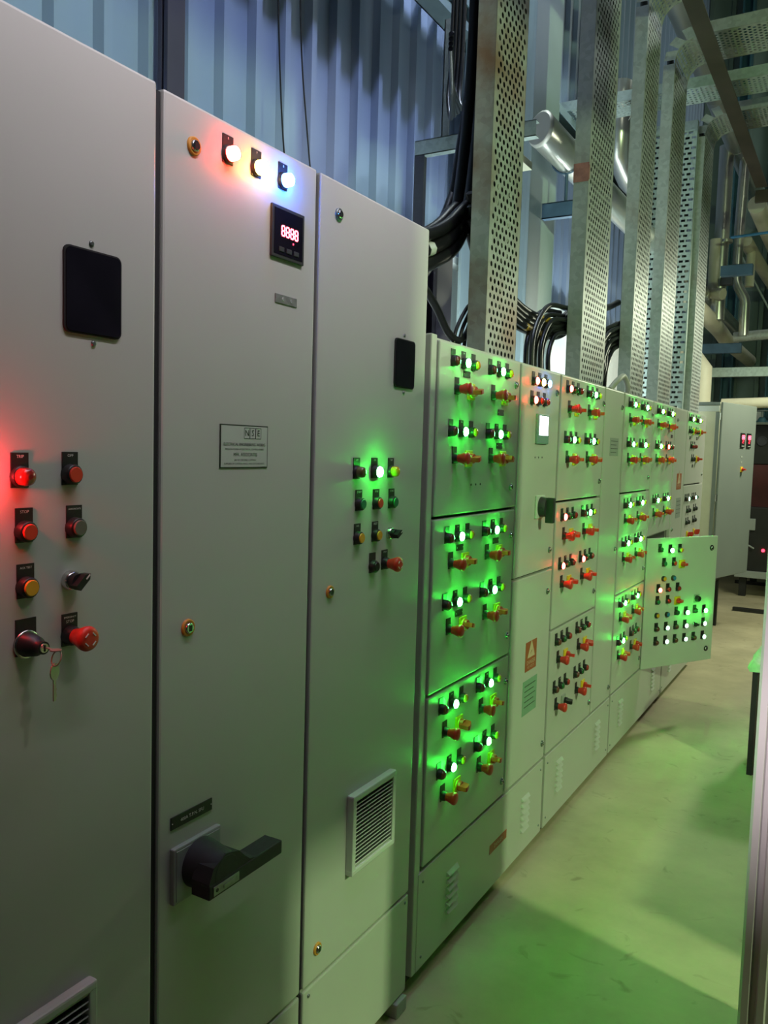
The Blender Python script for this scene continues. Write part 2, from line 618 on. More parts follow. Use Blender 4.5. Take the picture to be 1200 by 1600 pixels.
def door_lock(par, T, ring='lockgrey', r=0.0135):
    me = shared('lock_ring_%s_%g' % (ring, r), lambda: MB().lathe([(0, r), (0.004, r * 0.97), (0.005, r * 0.85), (0.003, r * 0.62)], 18), [ring])
    o = link('door_lock', me, par, T)
    mat_in = 'chrome'
    me2 = shared('lock_insert_%g' % r, lambda: MB().lathe([(0.001, r * 0.62), (0.0075, r * 0.60), (0.0085, r * 0.52)], 14).box(0.0083, 0.0092, -r * 0.22, r * 0.22, -r * 0.34, r * 0.34, 1), [mat_in, 'black'])
    link('lock_insert', me2, o)
    return o


def name_plate(par, T, w=0.042, h=0.018, txt='', mat_='legend'):
    def f():
        mb = MB().box(0, 0.0025, -w / 2, w / 2, -h / 2, h / 2)
        for s in (-1, 1):
            mb.lathe([(0.0025, 0.0012), (0.0032, 0.0011)], 8, 1, cy=s * (w / 2 - 0.003))
        if txt:
            mb.text(txt, min(h * 0.55, w / len(txt) * 1.25), 0, 0, 0.0031, 1)
        return mb
    return link('name_plate', shared('name_plate_%g_%g_%s_%s' % (w, h, txt, mat_), f, [mat_, 'white']), par, T)


def screw(par, T):
    me = shared('screw', lambda: MB().lathe([(0, 0.005), (0.0025, 0.0045), (0.003, 0.003)], 10), ['lockgrey'])
    return link('screw', me, par, T)


def pane(par, T, w, h):
    """small viewing window: rounded dark pane in a thin frame, a screw above and below"""
    def poly(w, h, r):
        q = []
        for cx, cz, a0 in ((w / 2 - r, h / 2 - r, 0), (-w / 2 + r, h / 2 - r, 90), (-w / 2 + r, -h / 2 + r, 180), (w / 2 - r, -h / 2 + r, 270)):
            for k in range(5):
                a = math.radians(a0 + k * 22.5)
                q.append((cx + r * math.cos(a), cz + r * math.sin(a)))
        return q
    o = part('viewing_window', MB().prism(poly(w, h, 0.011), 0.0, 0.004, 'x'), 'gasket', par, T)
    part('pane', MB().prism(poly(w - 0.006, h - 0.006, 0.009), 0.004, 0.0055, 'x'), 'glass', o)
    screw(par, T @ Tr(0, -0.002, h / 2 + 0.011))
    screw(par, T @ Tr(0, 0.002, -h / 2 - 0.012))


def vent(par, T, w, h, nsl):
    d = 0.022
    mb = MB()
    t = 0.017
    mb.box(0, d, -w / 2, w / 2, h / 2 - t, h / 2, bev=0.004)
    mb.box(0, d, -w / 2, w / 2, -h / 2, -h / 2 + t, bev=0.004)
    mb.box(0, d - 0.0005, -w / 2 + 0.0003, -w / 2 + t, -h / 2 + t * 0.7, h / 2 - t * 0.7, bev=0.003)
    mb.box(0, d - 0.0005, w / 2 - t, w / 2 - 0.0003, -h / 2 + t * 0.7, h / 2 - t * 0.7, bev=0.003)
    mb.box(0, 0.002, -w / 2 + t, w / 2 - t, -h / 2 + t, h / 2 - t, 1)
    o = part('vent_grille', mb, ['paint2', 'gasket'], par, T)
    ih = h - 2 * t
    p = ih / nsl
    sl = MB().box(-0.006, 0.008, -w / 2 + t, w / 2 - t, -0.0011, 0.0011, T=Matrix.Rotation(math.radians(-30), 4, 'Y')).mesh('slat', ['paint2'])
    for k in range(nsl):
        link('slat', sl, o, Tr(0.011, 0, -ih / 2 + (k + 0.5) * p))
    return o


def louvres(par, x, y, zc, n=6, pitch=0.026, w=0.085, lean=0.006):
    def f():
        mb = MB()
        vs = [(0, -w / 2, 0.008), (0, w / 2, 0.008), (0.011, w / 2 - 0.006, -0.005), (0.011, -w / 2 + 0.006, -0.005), (0, w / 2, -0.007), (0, -w / 2, -0.007)]
        return mb.add(vs, [(0, 1, 2, 3), (3, 2, 4, 5), (0, 3, 5), (1, 4, 2)])
    me = shared('louvre_%g' % w, f, ['paint'])
    for k in range(n):
        link('louvre', me, par, Tr(x, y, zc + (k - (n - 1) / 2) * pitch))


DT = 0.024  # door thickness


def door(cab, y0, y1, z0, z1, name='door', m='paint', bev=0.005):
    mb = MB().box(-DT, 0, y0, y1, z0, z1, bev=bev)
    return part(name, mb, m, cab)


# ------------------------------------------------------------------ row 1: three tall cabinets
def carcass(cab, y0, y1, z1, depth=0.5, m='frame', z0=0.05, front=-0.03, gap=None):
    mb = MB()
    mb.box(-depth, front, y0, y1, z0, z1)
    part('carcass', mb, m, cab)
    mb = MB().box(front, -DT + 0.001, y0 + 0.0005, y1 - 0.0005, z0 + 0.02, z1 - 0.02)
    if gap:
        mb.box(-DT, -0.006, gap[0], gap[1], z0 + 0.005, z1 - 0.006)  # black filler strip stands in for the shade deep in the door gap
    part('gasket', mb, 'gasket', cab)


def plinth(cab, y0, y1, h=0.05, d=0.5):
    part('plinth', MB().box(-d, -0.045, y0, y1, 0, h), 'plinth', cab)


RT = 2.307
# left cabinet -------------------------------------------------
Y0 = 0.22
cab = thing('control_cabinet', 'tall pale grey cabinet at the left edge with red buttons and a hanging key', 'electrical cabinet', (0, Y0, 0), 'three tall cabinets')
L = lambda y, z, x=0.0: Tr(x, y - Y0, z)
carcass(cab, 0, 1.082 - Y0, RT, m='paint', gap=(1.0685 - Y0, 1.082 - Y0))
plinth(cab, 0, 1.082 - Y0)
door(cab, 0.004, 1.068 - Y0, 0.362, RT + 0.004)
door(cab, 0.004, 1.068 - Y0, 0.05, 0.354, 'bottom_panel')
pane(cab, L(0.930, 1.926), 0.115, 0.136)
indicator(cab, L(0.794, 1.631), 'redoff', 'TRIP', dome=True)
push_button(cab, L(0.885, 1.633), 'redflat', 'OFF')
indicator(cab, L(0.713, 1.631), 'litrs', 'ON', dome=True)
push_button(cab, L(0.801, 1.547), 'redflat', 'STOP')
push_button(cab, L(0.893, 1.547), 'greybtn', 'ANNUNCIATE')
push_button(cab, L(0.803, 1.461), 'yellowbtn', 'ACK TEST')
selector(cab, L(0.885, 1.461), 0.75)
emergency_stop(cab, L(0.884, 1.371), 'EMERGENCY/STOP', True)
for z, lens in ((1.547, 'greenoff'), (1.461, 'greenoff'), (1.371, 'greenoff')):
    indicator(cab, L(0.705, z), lens)
# key switch
o = part('key_switch', MB().lathe([(0, 0.021), (0.004, 0.021), (0.006, 0.0195), (0.028, 0.0150), (0.030, 0.0105), (0.044, 0.0100)], 24), 'black', cab, L(0.803, 1.372))
part('lock_cylinder', MB().lathe([(0.0435, 0.0078), (0.0455, 0.0070)], 18).box(0.0453, 0.0462, -0.0014, 0.0014, -0.005, 0.005, 1), ['chrome', 'black'], o)
part('trim_ring', MB().lathe([(0.0035, 0.0225), (0.0055, 0.0222), (0.006, 0.020)], 24), 'chrome', o)
legend(o, '', w=0.036, z1=0.040)
vent(cab, L(0.80, 0.652), 0.25, 0.23, 15)
# keys hanging in the key switch
kr = thing('key_bunch', 'small bunch of nickel keys hanging from the key switch on the leftmost cabinet', 'keys', (0.046, 0.803, 1.372))


def key_part(nm, T):
    mb = MB()
    mb.prism([(0.012 * math.cos(a * PI / 8) * 0.95, 0.013 * math.sin(a * PI / 8)) for a in range(16)], -0.001, 0.001, 'x')
    mb.box(-0.0009, 0.0009, -0.0034, 0.0034, -0.045, -0.011)
    mb.box(-0.0009, 0.0009, 0.0034, 0.0048, -0.040, -0.035)
    mb.box(-0.0009, 0.0009, 0.0034, 0.0046, -0.030, -0.026)
    return part(nm, mb, 'keymetal', kr, T)


key_part('key', Matrix.Translation((0.022, 0.002, 0.0)) @ Matrix.Rotation(PI / 2, 4, 'Y') @ Matrix.Rotation(0.05, 4, 'X') @ Matrix.Scale(0.72, 4))
ring = [(0.024 + 0.010 * math.cos(a), 0.002 + 0.004 * math.sin(a), -0.012 + 0.011 * math.sin(a)) for a in [k * 2 * PI / 20 for k in range(21)]]
part('split_ring', MB().tube(ring, 0.0011, 8, caps=False), 'keymetal', kr)
key_part('key', Matrix.Translation((0.018, 0.003, -0.034)) @ Matrix.Rotation(0.35, 4, 'Z'))

# middle cabinet -----------------------------------------------
Y0 = 1.083
cab = thing('control_cabinet', 'tall pale grey cabinet with a black lever handle and three lit lamps along its top', 'electrical cabinet', (0, Y0, 0), 'three tall cabinets')
W = 1.560 - Y0
carcass(cab, 0, W, RT - 0.004, gap=(1.5525 - Y0, W))
plinth(cab, 0, W)
door(cab, 0.001, 1.552 - Y0, 0.362, RT)
door(cab, 0.001, 1.552 - Y0, 0.05, 0.354, 'bottom_panel')
door_lock(cab, L(1.159, 2.232), 'orange', 0.017)
door_lock(cab, L(1.156, 1.335), 'orange', 0.017)
indicator(cab, L(1.252, 2.246), 'litr', 'R', dome=True)
indicator(cab, L(1.338, 2.246), 'lity', 'Y', dome=True)
indicator(cab, L(1.426, 2.246), 'litb', 'B', dome=True)
# digital meter
o = part('panel_meter', MB().box(0, 0.006, -0.057, 0.057, -0.054, 0.054, bev=0.002).box(0.006, 0.0066, -0.050, 0.050, -0.047, 0.047, 1), ['black2', 'glass'], cab, L(1.444, 2.138))


def seven(mb, cy, cz, w, h, segs, mi=0, x=0.0068):
    t = 0.0030
    S = {'a': (0, h / 2, 1), 'g': (0, 0, 1), 'd': (0, -h / 2, 1), 'f': (-w / 2, h / 4, 0), 'b': (w / 2, h / 4, 0), 'e': (-w / 2, -h / 4, 0), 'c': (w / 2, -h / 4, 0)}
    for s in segs:
        y, z, hor = S[s]
        if hor:
            mb.box(x, x + 0.0006, cy + y - w / 2 + t * .3, cy + y + w / 2 - t * .3, cz + z - t / 2, cz + z + t / 2, mi)
        else:
            mb.box(x, x + 0.0006, cy + y - t / 2, cy + y + t / 2, cz + z - h / 4 + t * .3, cz + z + h / 4 - t * .3, mi)


mb = MB()
for k in range(4):
    seven(mb, -0.020 + k * 0.0155, 0.004, 0.010, 0.020, 'abcdefg')
part('led_digits', mb, 'digit', o)
part('status_led', MB().lathe([(0.0066, 0.0022), (0.0076, 0.0016)], 10, cy=0.016, cz=-0.016), 'digitlow', o)
mb = MB()
for k in range(3):
    mb.box(0.0066, 0.008, -0.034 + k * 0.026, -0.016 + k * 0.026, -0.040, -0.030, bev=0.001)
part('meter_buttons', mb, 'black2', o)['kind'] = 'stuff'
o = part('name_plate', MB().box(0, 0.002, -0.0385, 0.0385, -0.0095, 0.0095, bev=0.0008).lathe([(0.002, 0.004), (0.0026, 0.0035)], 12, 1, cy=-0.012).lathe([(0.002, 0.004), (0.0026, 0.0035)], 12, 1, cy=0.016), ['steelpl', 'greyplate'], cab, L(1.446, 2.001))
# maker's plate
mb = MB().box(0, 0.0015, -0.075, 0.075, -0.044, 0.044)
mb.box(0.0015, 0.0021, -0.0725, 0.0725, -0.0415, 0.0415, 1)
x = 0.0026
for k, ch in enumerate('NSE'):
    cy = 0.006 + k * 0.0185
    mb.text(ch, 0.018, cy, 0.0275, x, 0)
    for a, b, c, d in ((-.0088, .0088, .0105, .0112), (-.0088, .0088, -.0112, -.0105), (-.0088, -.0082, -.011, .011), (.0082, .0088, -.011, .011)):
        mb.box(0.0021, 0.0025, cy + a, cy + b, 0.0275 + c, 0.0275 + d, 0)
mb.text('ELECTRICAL ENGINEERING WORKS', 0.0088, 0, 0.004, x, 0, squeeze=0.93)
mb.text('MANUFACTURERS OF ELECTRICAL CONTROL PANELS', 0.0050, 0, -0.0055, x, 0, squeeze=1.0)
mb.text('MFR. ASSOCIATES', 0.0095, 0.002, -0.0165, x, 0, squeeze=1.0)
mb.text('AN ISO CERTIFIED COMPANY', 0.0052, 0.002, -0.0275, x, 0)
mb.text('SUPPLIERS OF CONTROL PANELS AND SWITCHBOARDS', 0.0050, 0, -0.0350, x, 0)
part('maker_plate', mb, ['ink', 'platep'], cab, L(1.315, 1.684))
name_plate(cab, L(1.172, 0.960), 0.114, 0.024, '400A T.P.N. SFU')
# lever handle
o = part('handle_plate', MB().box(0, 0.012, -0.066, 0.066, -0.056, 0.056, bev=0.003).box(0.012, 0.0135, -0.060, 0.060, -0.050, 0.050, 0, bev=0.0006), 'greyplate', cab, L(1.180, 0.856))
mb = MB().lathe([(0.0135, 0.049), (0.022, 0.048), (0.060, 0.041), (0.080, 0.037), (0.085, 0.032)], 36, cy=0.002, cz=0.006)
# grip: web curving from the hub into the lever
mb.prism([(-0.0475, -0.0305), (0.175, -0.0305), (0.175, -0.003), (0.095, -0.003), (0.072, 0.002), (0.055, 0.016), (0.038, 0.033), (0.0, 0.043), (-0.036, 0.028), (-0.0475, 0.0)], 0.040, 0.0845, 'x')
mb.box(0.056, 0.086, -0.048, 0.176, -0.031, -0.002, bev=0.003)
o2 = part('lever', mb, 'black2', o)
part('padlock_slider', MB().box(0.0855, 0.0875, -0.038, 0.036, -0.026, -0.008, bev=0.0008).lathe([(0.0875, 0.004), (0.0882, 0.0035)], 12, 1, cy=-0.028, cz=-0.017).box(0.0874, 0.0886, -0.010, 0.020, -0.020, -0.014, 0, bev=0.0005), ['steelpl', 'black'], o)

# right cabinet of row 1 ---------------------------------------
Y0 = 1.564
cab = thing('control_cabinet', 'tall pale grey cabinet with one lit green lamp, red mushroom button and vent grille', 'electrical cabinet', (0, Y0, 0), 'three tall cabinets')
carcass(cab, 0, 2.108 - Y0, RT - 0.004)
plinth(cab, 0, 2.108 - Y0)
door(cab, 0.003, 2.106 - Y0, 0.362, RT)
door(cab, 0.003, 2.106 - Y0, 0.05, 0.354, 'bottom_panel')
door_lock(cab, L(1.643, 2.232), 'lockgrey', 0.015)
door_lock(cab, L(1.642, 1.337), 'orange', 0.016)
door_lock(cab, L(1.623, 0.440), 'orange', 0.016)
pane(cab, L(1.980, 1.919), 0.111, 0.131)
indicator(cab, L(1.749, 1.627), 'olive', 'OFF', dome=True)
indicator(cab, L(1.836, 1.627), 'litg', 'ON')
indicator(cab, L(1.922, 1.627), 'amberoff', 'TRIP', dome=True)
push_button(cab, L(1.763, 1.546), 'greenbtn', 'START')
push_button(cab, L(1.849, 1.545), 'redflat', 'STOP')
push_button(cab, L(1.930, 1.544), 'greenbtn', 'START')
push_button(cab, L(1.760, 1.460), 'yellowbtn', 'ACK')
push_button(cab, L(1.848, 1.460), 'yellowbtn', 'RESET')
selector(cab, L(1.925, 1.459), 0.5)
push_button(cab, L(1.839, 1.378), 'black')
emergency_stop(cab, L(1.902, 1.380), 'STOP', True)
vent(cab, L(1.858, 0.681), 0.225, 0.215, 17)
for y in (1.59, 2.085):
    screw(cab, L(y, 0.335))
# channel feet
part('base_channel', MB().box(-0.09, 0.012, 0.47, 0.53, 0, 0.045, bev=0.004), 'frame', cab)

# ------------------------------------------------------------------ row 2: switchboard sections
S2 = 2.022
EXTRA = dict(a='amberoff', A='yellowbtn', r='redoff', g='greenoff')


def feeder(cab, y, z, lit='g', rot='y', cols='rga', sp=0.075, np=None):
    """three lamps over an emergency stop and a rotary isolator"""
    for k in range(3):
        lens = EXTRA[cols[k]] if cols[k] != 'A' else 'amberoff'
        if lit == 'g' and k == 1:
            lens = 'litg'
        if lit == 'r' and k == 0:
            lens = 'litr'
        if k == 0 and lens == 'redoff':
            lens = 'darkoff'
        indicator(cab, L(y + (k - 1) * sp, z), lens, ('', 'ON', '')[k])
    emergency_stop(cab, L(y - 0.042, z - 0.083), '')
    rotary(cab, L(y + 0.062, z - 0.084), rot, PI / 2 + random.choice((0.0, 0.2, -0.25)))
    if np:
        name_plate(cab, L(*np), 0.050, 0.020)


def section(label, y0, y1, panel):
    global Y0, L
    Y0 = y0
    yy = y0
    L = lambda y, z, x=0.0: Tr(x, y - yy, z)
    cab = thing('switchboard_section', label, 'electrical cabinet', (0, y0, 0), 'switchboard row of green lit feeder doors')
    mb = MB().box(-0.5, -0.026, 0, y1 - y0, 0.06, S2)
    part('carcass', mb, 'paint', cab)
    part('plinth', MB().box(-0.5, -0.05, 0, y1 - y0, 0, 0.06), 'plinth', cab)
    p0, p1 = panel
    o = part('bottom_panel', MB().box(-0.026, -0.002, p0 - y0 + 0.004, p1 - y0 - 0.004, 0.062, 0.380, bev=0.003), 'paint', cab)
    for y in (p0 + 0.035, p1 - 0.035):
        for z in (0.10, 0.345):
            screw(o, Tr(-0.002, y - y0, z))
    return cab, o


def dr(cab, y0, y1, z0, z1, **k):
    part('gasket', MB().box(-0.028, -DT, y0 - Y0 + 0.001, y1 - Y0 - 0.001, z0 - 0.004, z1 + 0.004), 'gasket', cab)
    return door(cab, y0 - Y0 + 0.004, y1 - Y0 - 0.004, z0, z1, **k)


ZD = [(1.487, 2.012), (0.938, 1.478), (0.394, 0.929)]
ZG = (1.960, 1.747, 1.417, 1.207, 0.875, 0.665)

# A + B
cab, bp = section('first switchboard section, beside the tall cabinets, with an orange danger sign', 2.150, 3.320, (2.170, 3.320))
part('corner_post', MB().box(-0.03, -0.004, 0.0, 0.035, 0.06, S2 + 0.004, bev=0.004), 'paint', cab)
for z0, z1 in ZD:
    dr(cab, 2.192, 2.858, z0, z1)
for i, z in enumerate(ZG):
    for j, y in enumerate((2.360, 2.648)):
        np = {(0, 0): (2.389, 1.928), (0, 1): (2.681, 1.823), (1, 1): (2.679, 1.708), (2, 0): (2.382, 1.379), (2, 1): (2.68, 1.376), (3, 0): (2.394, 1.165)}.get((i, j))
        feeder(cab, y, z, np=np)
for y, z in ((2.815, 1.928), (2.80, 1.561), (2.822, 1.385), (2.824, 1.010), (2.829, 0.837), (2.833, 0.451)):
    door_lock(cab, L(y, z))
for k in range(3):
    part('drilled_hole', MB().lathe([(0, 0.004), (0.0008, 0.0035)], 10), 'black', cab, L(2.455 + k * 0.037, 1.578))
dr(cab, 2.866, 3.316, 1.214, 2.012)
dr(cab, 2.866, 3.316, 0.394, 1.205)
for k, (a, b) in enumerate((('litr', 'litr'), ('lity', 'redoff'), ('litb', 'redoff'))):
    indicator(cab, L(2.990 + k * 0.070, 1.958), a, 'RYB'[k])
    indicator(cab, L(2.982 + k * 0.070, 1.886), b, '')
for y, z in ((3.272, 1.932), (3.262, 1.289), (3.262, 1.116), (3.278, 0.462)):
    door_lock(cab, L(y, z))
o = part('display_unit', MB().box(0, 0.010, -0.066, 0.066, -0.058, 0.058, bev=0.003), 'hmi', cab, L(3.104, 1.780))
part('screen', MB().box(0.010, 0.0108, -0.048, 0.052, -0.024, 0.050), 'screen', o)
for k in range(3):
    part('drilled_hole', MB().lathe([(0, 0.004), (0.0008, 0.0035)], 10), 'black', cab, L(3.048 + k * 0.040, 1.669))
o = part('rotary_switch', MB().box(0, 0.008, -0.05, 0.05, -0.045, 0.045, bev=0.003), 'paint2', cab, L(3.118, 1.474))
mb = MB().lathe([(0.008, 0.040), (0.030, 0.038), (0.034, 0.034)], 28)
mb.box(0.030, 0.064, -0.013, 0.013, -0.062, 0.038, bev=0.004)
part('knob', mb, 'black2', o)


def warning(par, T, w, h):
    mb = MB().box(0, 0.0012, -w / 2, w / 2, -h / 2, h / 2)
    x = 0.0018
    # triangle outline with a lightning stroke, and lines of print
    if h > w * 0.6:
        c = h * 0.16
        a = w * 0.34
        mb.add([(x, -a, c - a * .6), (x, a, c - a * .6), (x, 0, c + a * 1.1)], [(0, 1, 2)], 1)
        mb.add([(x + .0004, -a * .25, c - a * .35), (x + .0004, a * .1, c - a * .05), (x + .0004, a * .25, c + a * .1), (x + .0004, -a * .05, c + .0)], [(0, 1, 2, 3)], 0)
        mb.text('DANGER', w * 0.19, 0, -h * 0.22, x, 1)
        mb.text('415 VOLTS', w * 0.13, 0, -h * 0.38, x, 1)
    else:
        mb.text('DANGER', h * 0.62, 0, 0, x, 1)
    return part('warning_sign', mb, ['sign', 'signlight'], par, T)


warning(cab, L(3.097, 0.880), 0.125, 0.118)
mb = MB().box(0, 0.0012, -0.080, 0.080, -0.070, 0.070)
for k in range(5):
    mb.box(0.0012, 0.0016, -0.062, 0.062 - 0.02 * (k % 2), 0.045 - k * 0.021, 0.048 - k * 0.021, 1)
part('name_plate', mb, ['greenplate', 'ink'], cab, L(3.100, 0.715))
warning(bp, Tr(-0.002, 2.828 - Y0, 0.217), 0.165, 0.034)
louvres(bp, -0.002, 3.105 - Y0, 0.225)
louvres(bp, -0.002, 2.420 - Y0, 0.225)

# C + cable chamber
cab, bp = section('second switchboard section with four lit red lamps and a bottom door of unlit buttons', 3.322, 4.370, (3.340, 4.385))
for z0, z1 in ZD:
    dr(cab, 3.330, 3.995, z0, z1)
dr(cab, 4.003, 4.364, 0.394, 2.012)
modes = [('r', 'g'), ('g', 'g'), ('r', 'g'), ('r', 'r'), ('-', '-'), ('-', '-')]
for i, z in enumerate(ZG):
    for j, y in enumerate((3.482, 3.776)):
        m = modes[i][j]
        feeder(cab, y, z, lit=m, rot='k' if (i, j) == (5, 0) else 'y', cols='rga' if m == 'g' else 'rgr')
for y, z in ((3.970, 1.931), (3.955, 1.558), (3.953, 1.022), (3.963, 0.463), (4.325, 1.932), (4.318, 1.195), (4.327, 0.451)):
    door_lock(cab, L(y, z))
mb = MB().box(0, 0.0012, -0.08, 0.08, -0.045, 0.045)
for k in range(4):
    mb.box(0.0012, 0.0016, -0.066, 0.066 - 0.025 * (k % 2), 0.028 - k * 0.019, 0.031 - k * 0.019, 1)
part('name_plate', mb, ['greyplate', 'ink'], cab, L(4.205, 1.727))
louvres(bp, -0.002, 3.535 - Y0, 0.24)
louvres(bp, -0.002, 4.15 - Y0, 0.24)

# D + E, with the open door
cab, bp = section('third switchboard section with its lower door standing open into the aisle', 4.372, 5.722, (4.400, 5.722))
for z0, z1 in ZD:
    dr(cab, 4.380, 5.056, z0, z1)
for i, z in enumerate(ZG):
    for j, y in enumerate((4.540, 4.825)):
        off = (i, j) == (5, 1)
        feeder(cab, y, z, lit='-' if off else 'g', cols='rgr' if off else 'rga', sp=0.07)
for y, z in ((5.024, 1.927), (5.000, 1.559), (4.995, 1.016), (5.019, 0.464)):
    door_lock(cab, L(y, z))
dr(cab, 5.064, 5.718, 1.198, 2.012)
for z, m in ((1.960, ('g', 'g')), (1.747, ('g', 'r')), (1.414, ('g', 'g'))):
    for j, y in enumerate((5.240, 5.540)):
        feeder(cab, y, z, lit=m[j], cols='rga' if m[j] == 'g' else 'rgr', sp=0.07, np=(5.63, 1.818) if (z > 1.9 and j) else None)
# thin dark sheet on the carcass, painted shade for the open cell
part('cell_shade', MB().box(-0.0259, -0.0252, 5.075 - Y0, 5.710 - Y0, 0.40, 1.185), 'inside', cab)
louvres(bp, -0.002, 4.62 - Y0, 0.235)
louvres(bp, -0.002, 5.45 - Y0, 0.235)

OT = Matrix.Translation((0.004, 5.068 - Y0, 0.380)) @ Matrix.Rotation(-math.radians(29.7), 4, 'Z')
o = part('door', MB().box(-DT, 0, 0, 0.645, 0, 0.806, bev=0.004), 'paint2', cab, OT)
DOOR = [('Lg0', 0.112, 0.737), ('Lg1', 0.203, 0.730), ('La0', 0.289, 0.730), ('Bg', 0.153, 0.648), ('Br', 0.241, 0.648), ('Ry', 0.313, 0.640),
        ('Byn', 0.155, 0.555), ('Bbn', 0.241, 0.555), ('Lr1', 0.115, 0.488), ('Lr0', 0.198, 0.488), ('Lr0', 0.287, 0.488),
        ('Bg', 0.112, 0.414), ('Lr0', 0.203, 0.414), ('Ry', 0.290, 0.410), ('Kb', 0.470, 0.411), ('Lg0', 0.457, 0.335),
        ('Byn', 0.111, 0.329), ('Bbn', 0.203, 0.329), ('Lg0', 0.287, 0.335), ('Lg1', 0.376, 0.330), ('Lg1', 0.546, 0.330)]
for r_, z in ((0, 0.246), (1, 0.160)):
    for c_ in range(6):
        k = ('Ld0', 'Lw1')[c_ % 2]
        if (r_, c_) == (0, 4):
            k = 'Sk'
        DOOR.append((k, 0.114 + c_ * 0.0862, z))
for k, u, v in DOOR:
    T = OT @ Tr(0, u, v)
    if k[0] == 'L':
        lens = {'g0': 'greenoff', 'g1': 'litg', 'a0': 'amberoff', 'r1': 'litr', 'r0': 'redoff', 'd0': 'darkoff', 'w1': 'litw'}[k[1:]]
        indicator(cab, T, lens)
    elif k == 'Ry':
        rotary(cab, T, 'y', PI / 2)
    elif k == 'Kb':
        q = part('rotary_switch', MB().box(0, 0.003, -0.026, 0.026, -0.026, 0.026), 'greyplate', cab, T)
        part('knob', MB().lathe([(0.003, 0.021), (0.024, 0.018), (0.026, 0.015)], 8, smooth=False), 'black', q)
    elif k == 'Sk':
        selector(cab, T, 0.0)
    else:
        push_button(cab, T, {'g': 'greenbtn', 'r': 'redflat', 'y': 'yellowbtn', 'b': 'bluebtn'}[k[1]], plate=not k.endswith('n'))
for v in (0.731, 0.076):
    door_lock(cab, OT @ Tr(0, 0.588, v), 'black', 0.018)

# cable chamber + F
cab, bp = section('last and farthest switchboard section with a small pale red sign on its narrow door', 5.724, 6.960, (5.740, 6.950))
part('rear_chamber', MB().box(-0.50, -0.10, 6.955 - Y0, 7.56 - Y0, 0.06, S2), 'paint', cab)
dr(cab, 5.732, 6.148, 0.394, 2.012)
dr(cab, 6.158, 6.952, 1.487, 2.012)
dr(cab, 6.158, 6.952, 0.394, 1.478)
for y in (6.300, 6.580):
    for k in range(3):
        indicator(cab, L(y + (k - 1) * 0.07, 1.960), ('darkoff', 'litg', 'amberoff')[k])
    for k in range(3):
        indicator(cab, L(y + (k - 1) * 0.07, 1.381), ('darkoff', 'litw', 'greenoff')[k])
    for k in range(2):
        push_button(cab, L(y + 0.02 + k * 0.08, 1.292), 'black')
        push_button(cab, L(y + 0.01 + k * 0.08, 1.205), 'black')
    push_button(cab, L(y - 0.05, 1.874), 'black')
    push_button(cab, L(y + 0.02, 1.874), 'greenbtn')
    rotary(cab, L(y + 0.12, 1.876), 'y', PI / 2)
    name_plate(cab, L(y - 0.01, 1.826), 0.040, 0.022)
    rotary(cab, L(y + 0.075, 1.112), 'y', 0.0)
for y in (6.34, 6.41, 6.49):
    indicator(cab, L(y, 1.765), 'redoff')
push_button(cab, L(6.40, 1.670), 'black')
push_button(cab, L(6.47, 1.670), 'black')
rotary(cab, L(6.60, 1.671), 'y', PI / 2)
name_plate(cab, L(6.449, 1.620), 0.040, 0.022)
door_lock(cab, L(5.806, 1.934))
door_lock(cab, L(5.800, 1.190))
door_lock(cab, L(6.86, 1.553))
warning(cab, L(5.965, 1.515), 0.16, 0.11)
mb = MB().box(0, 0.0012, -0.08, 0.08, -0.07, 0.07)
for k in range(4):
    mb.box(0.0012, 0.0016, -0.066, 0.066, 0.045 - k * 0.028, 0.048 - k * 0.028, 1)
part('name_plate', mb, ['greyplate', 'ink'], cab, L(5.985, 1.33))
louvres(bp, -0.002, 6.0 - Y0, 0.235)
louvres(bp, -0.002, 6.7 - Y0, 0.235)


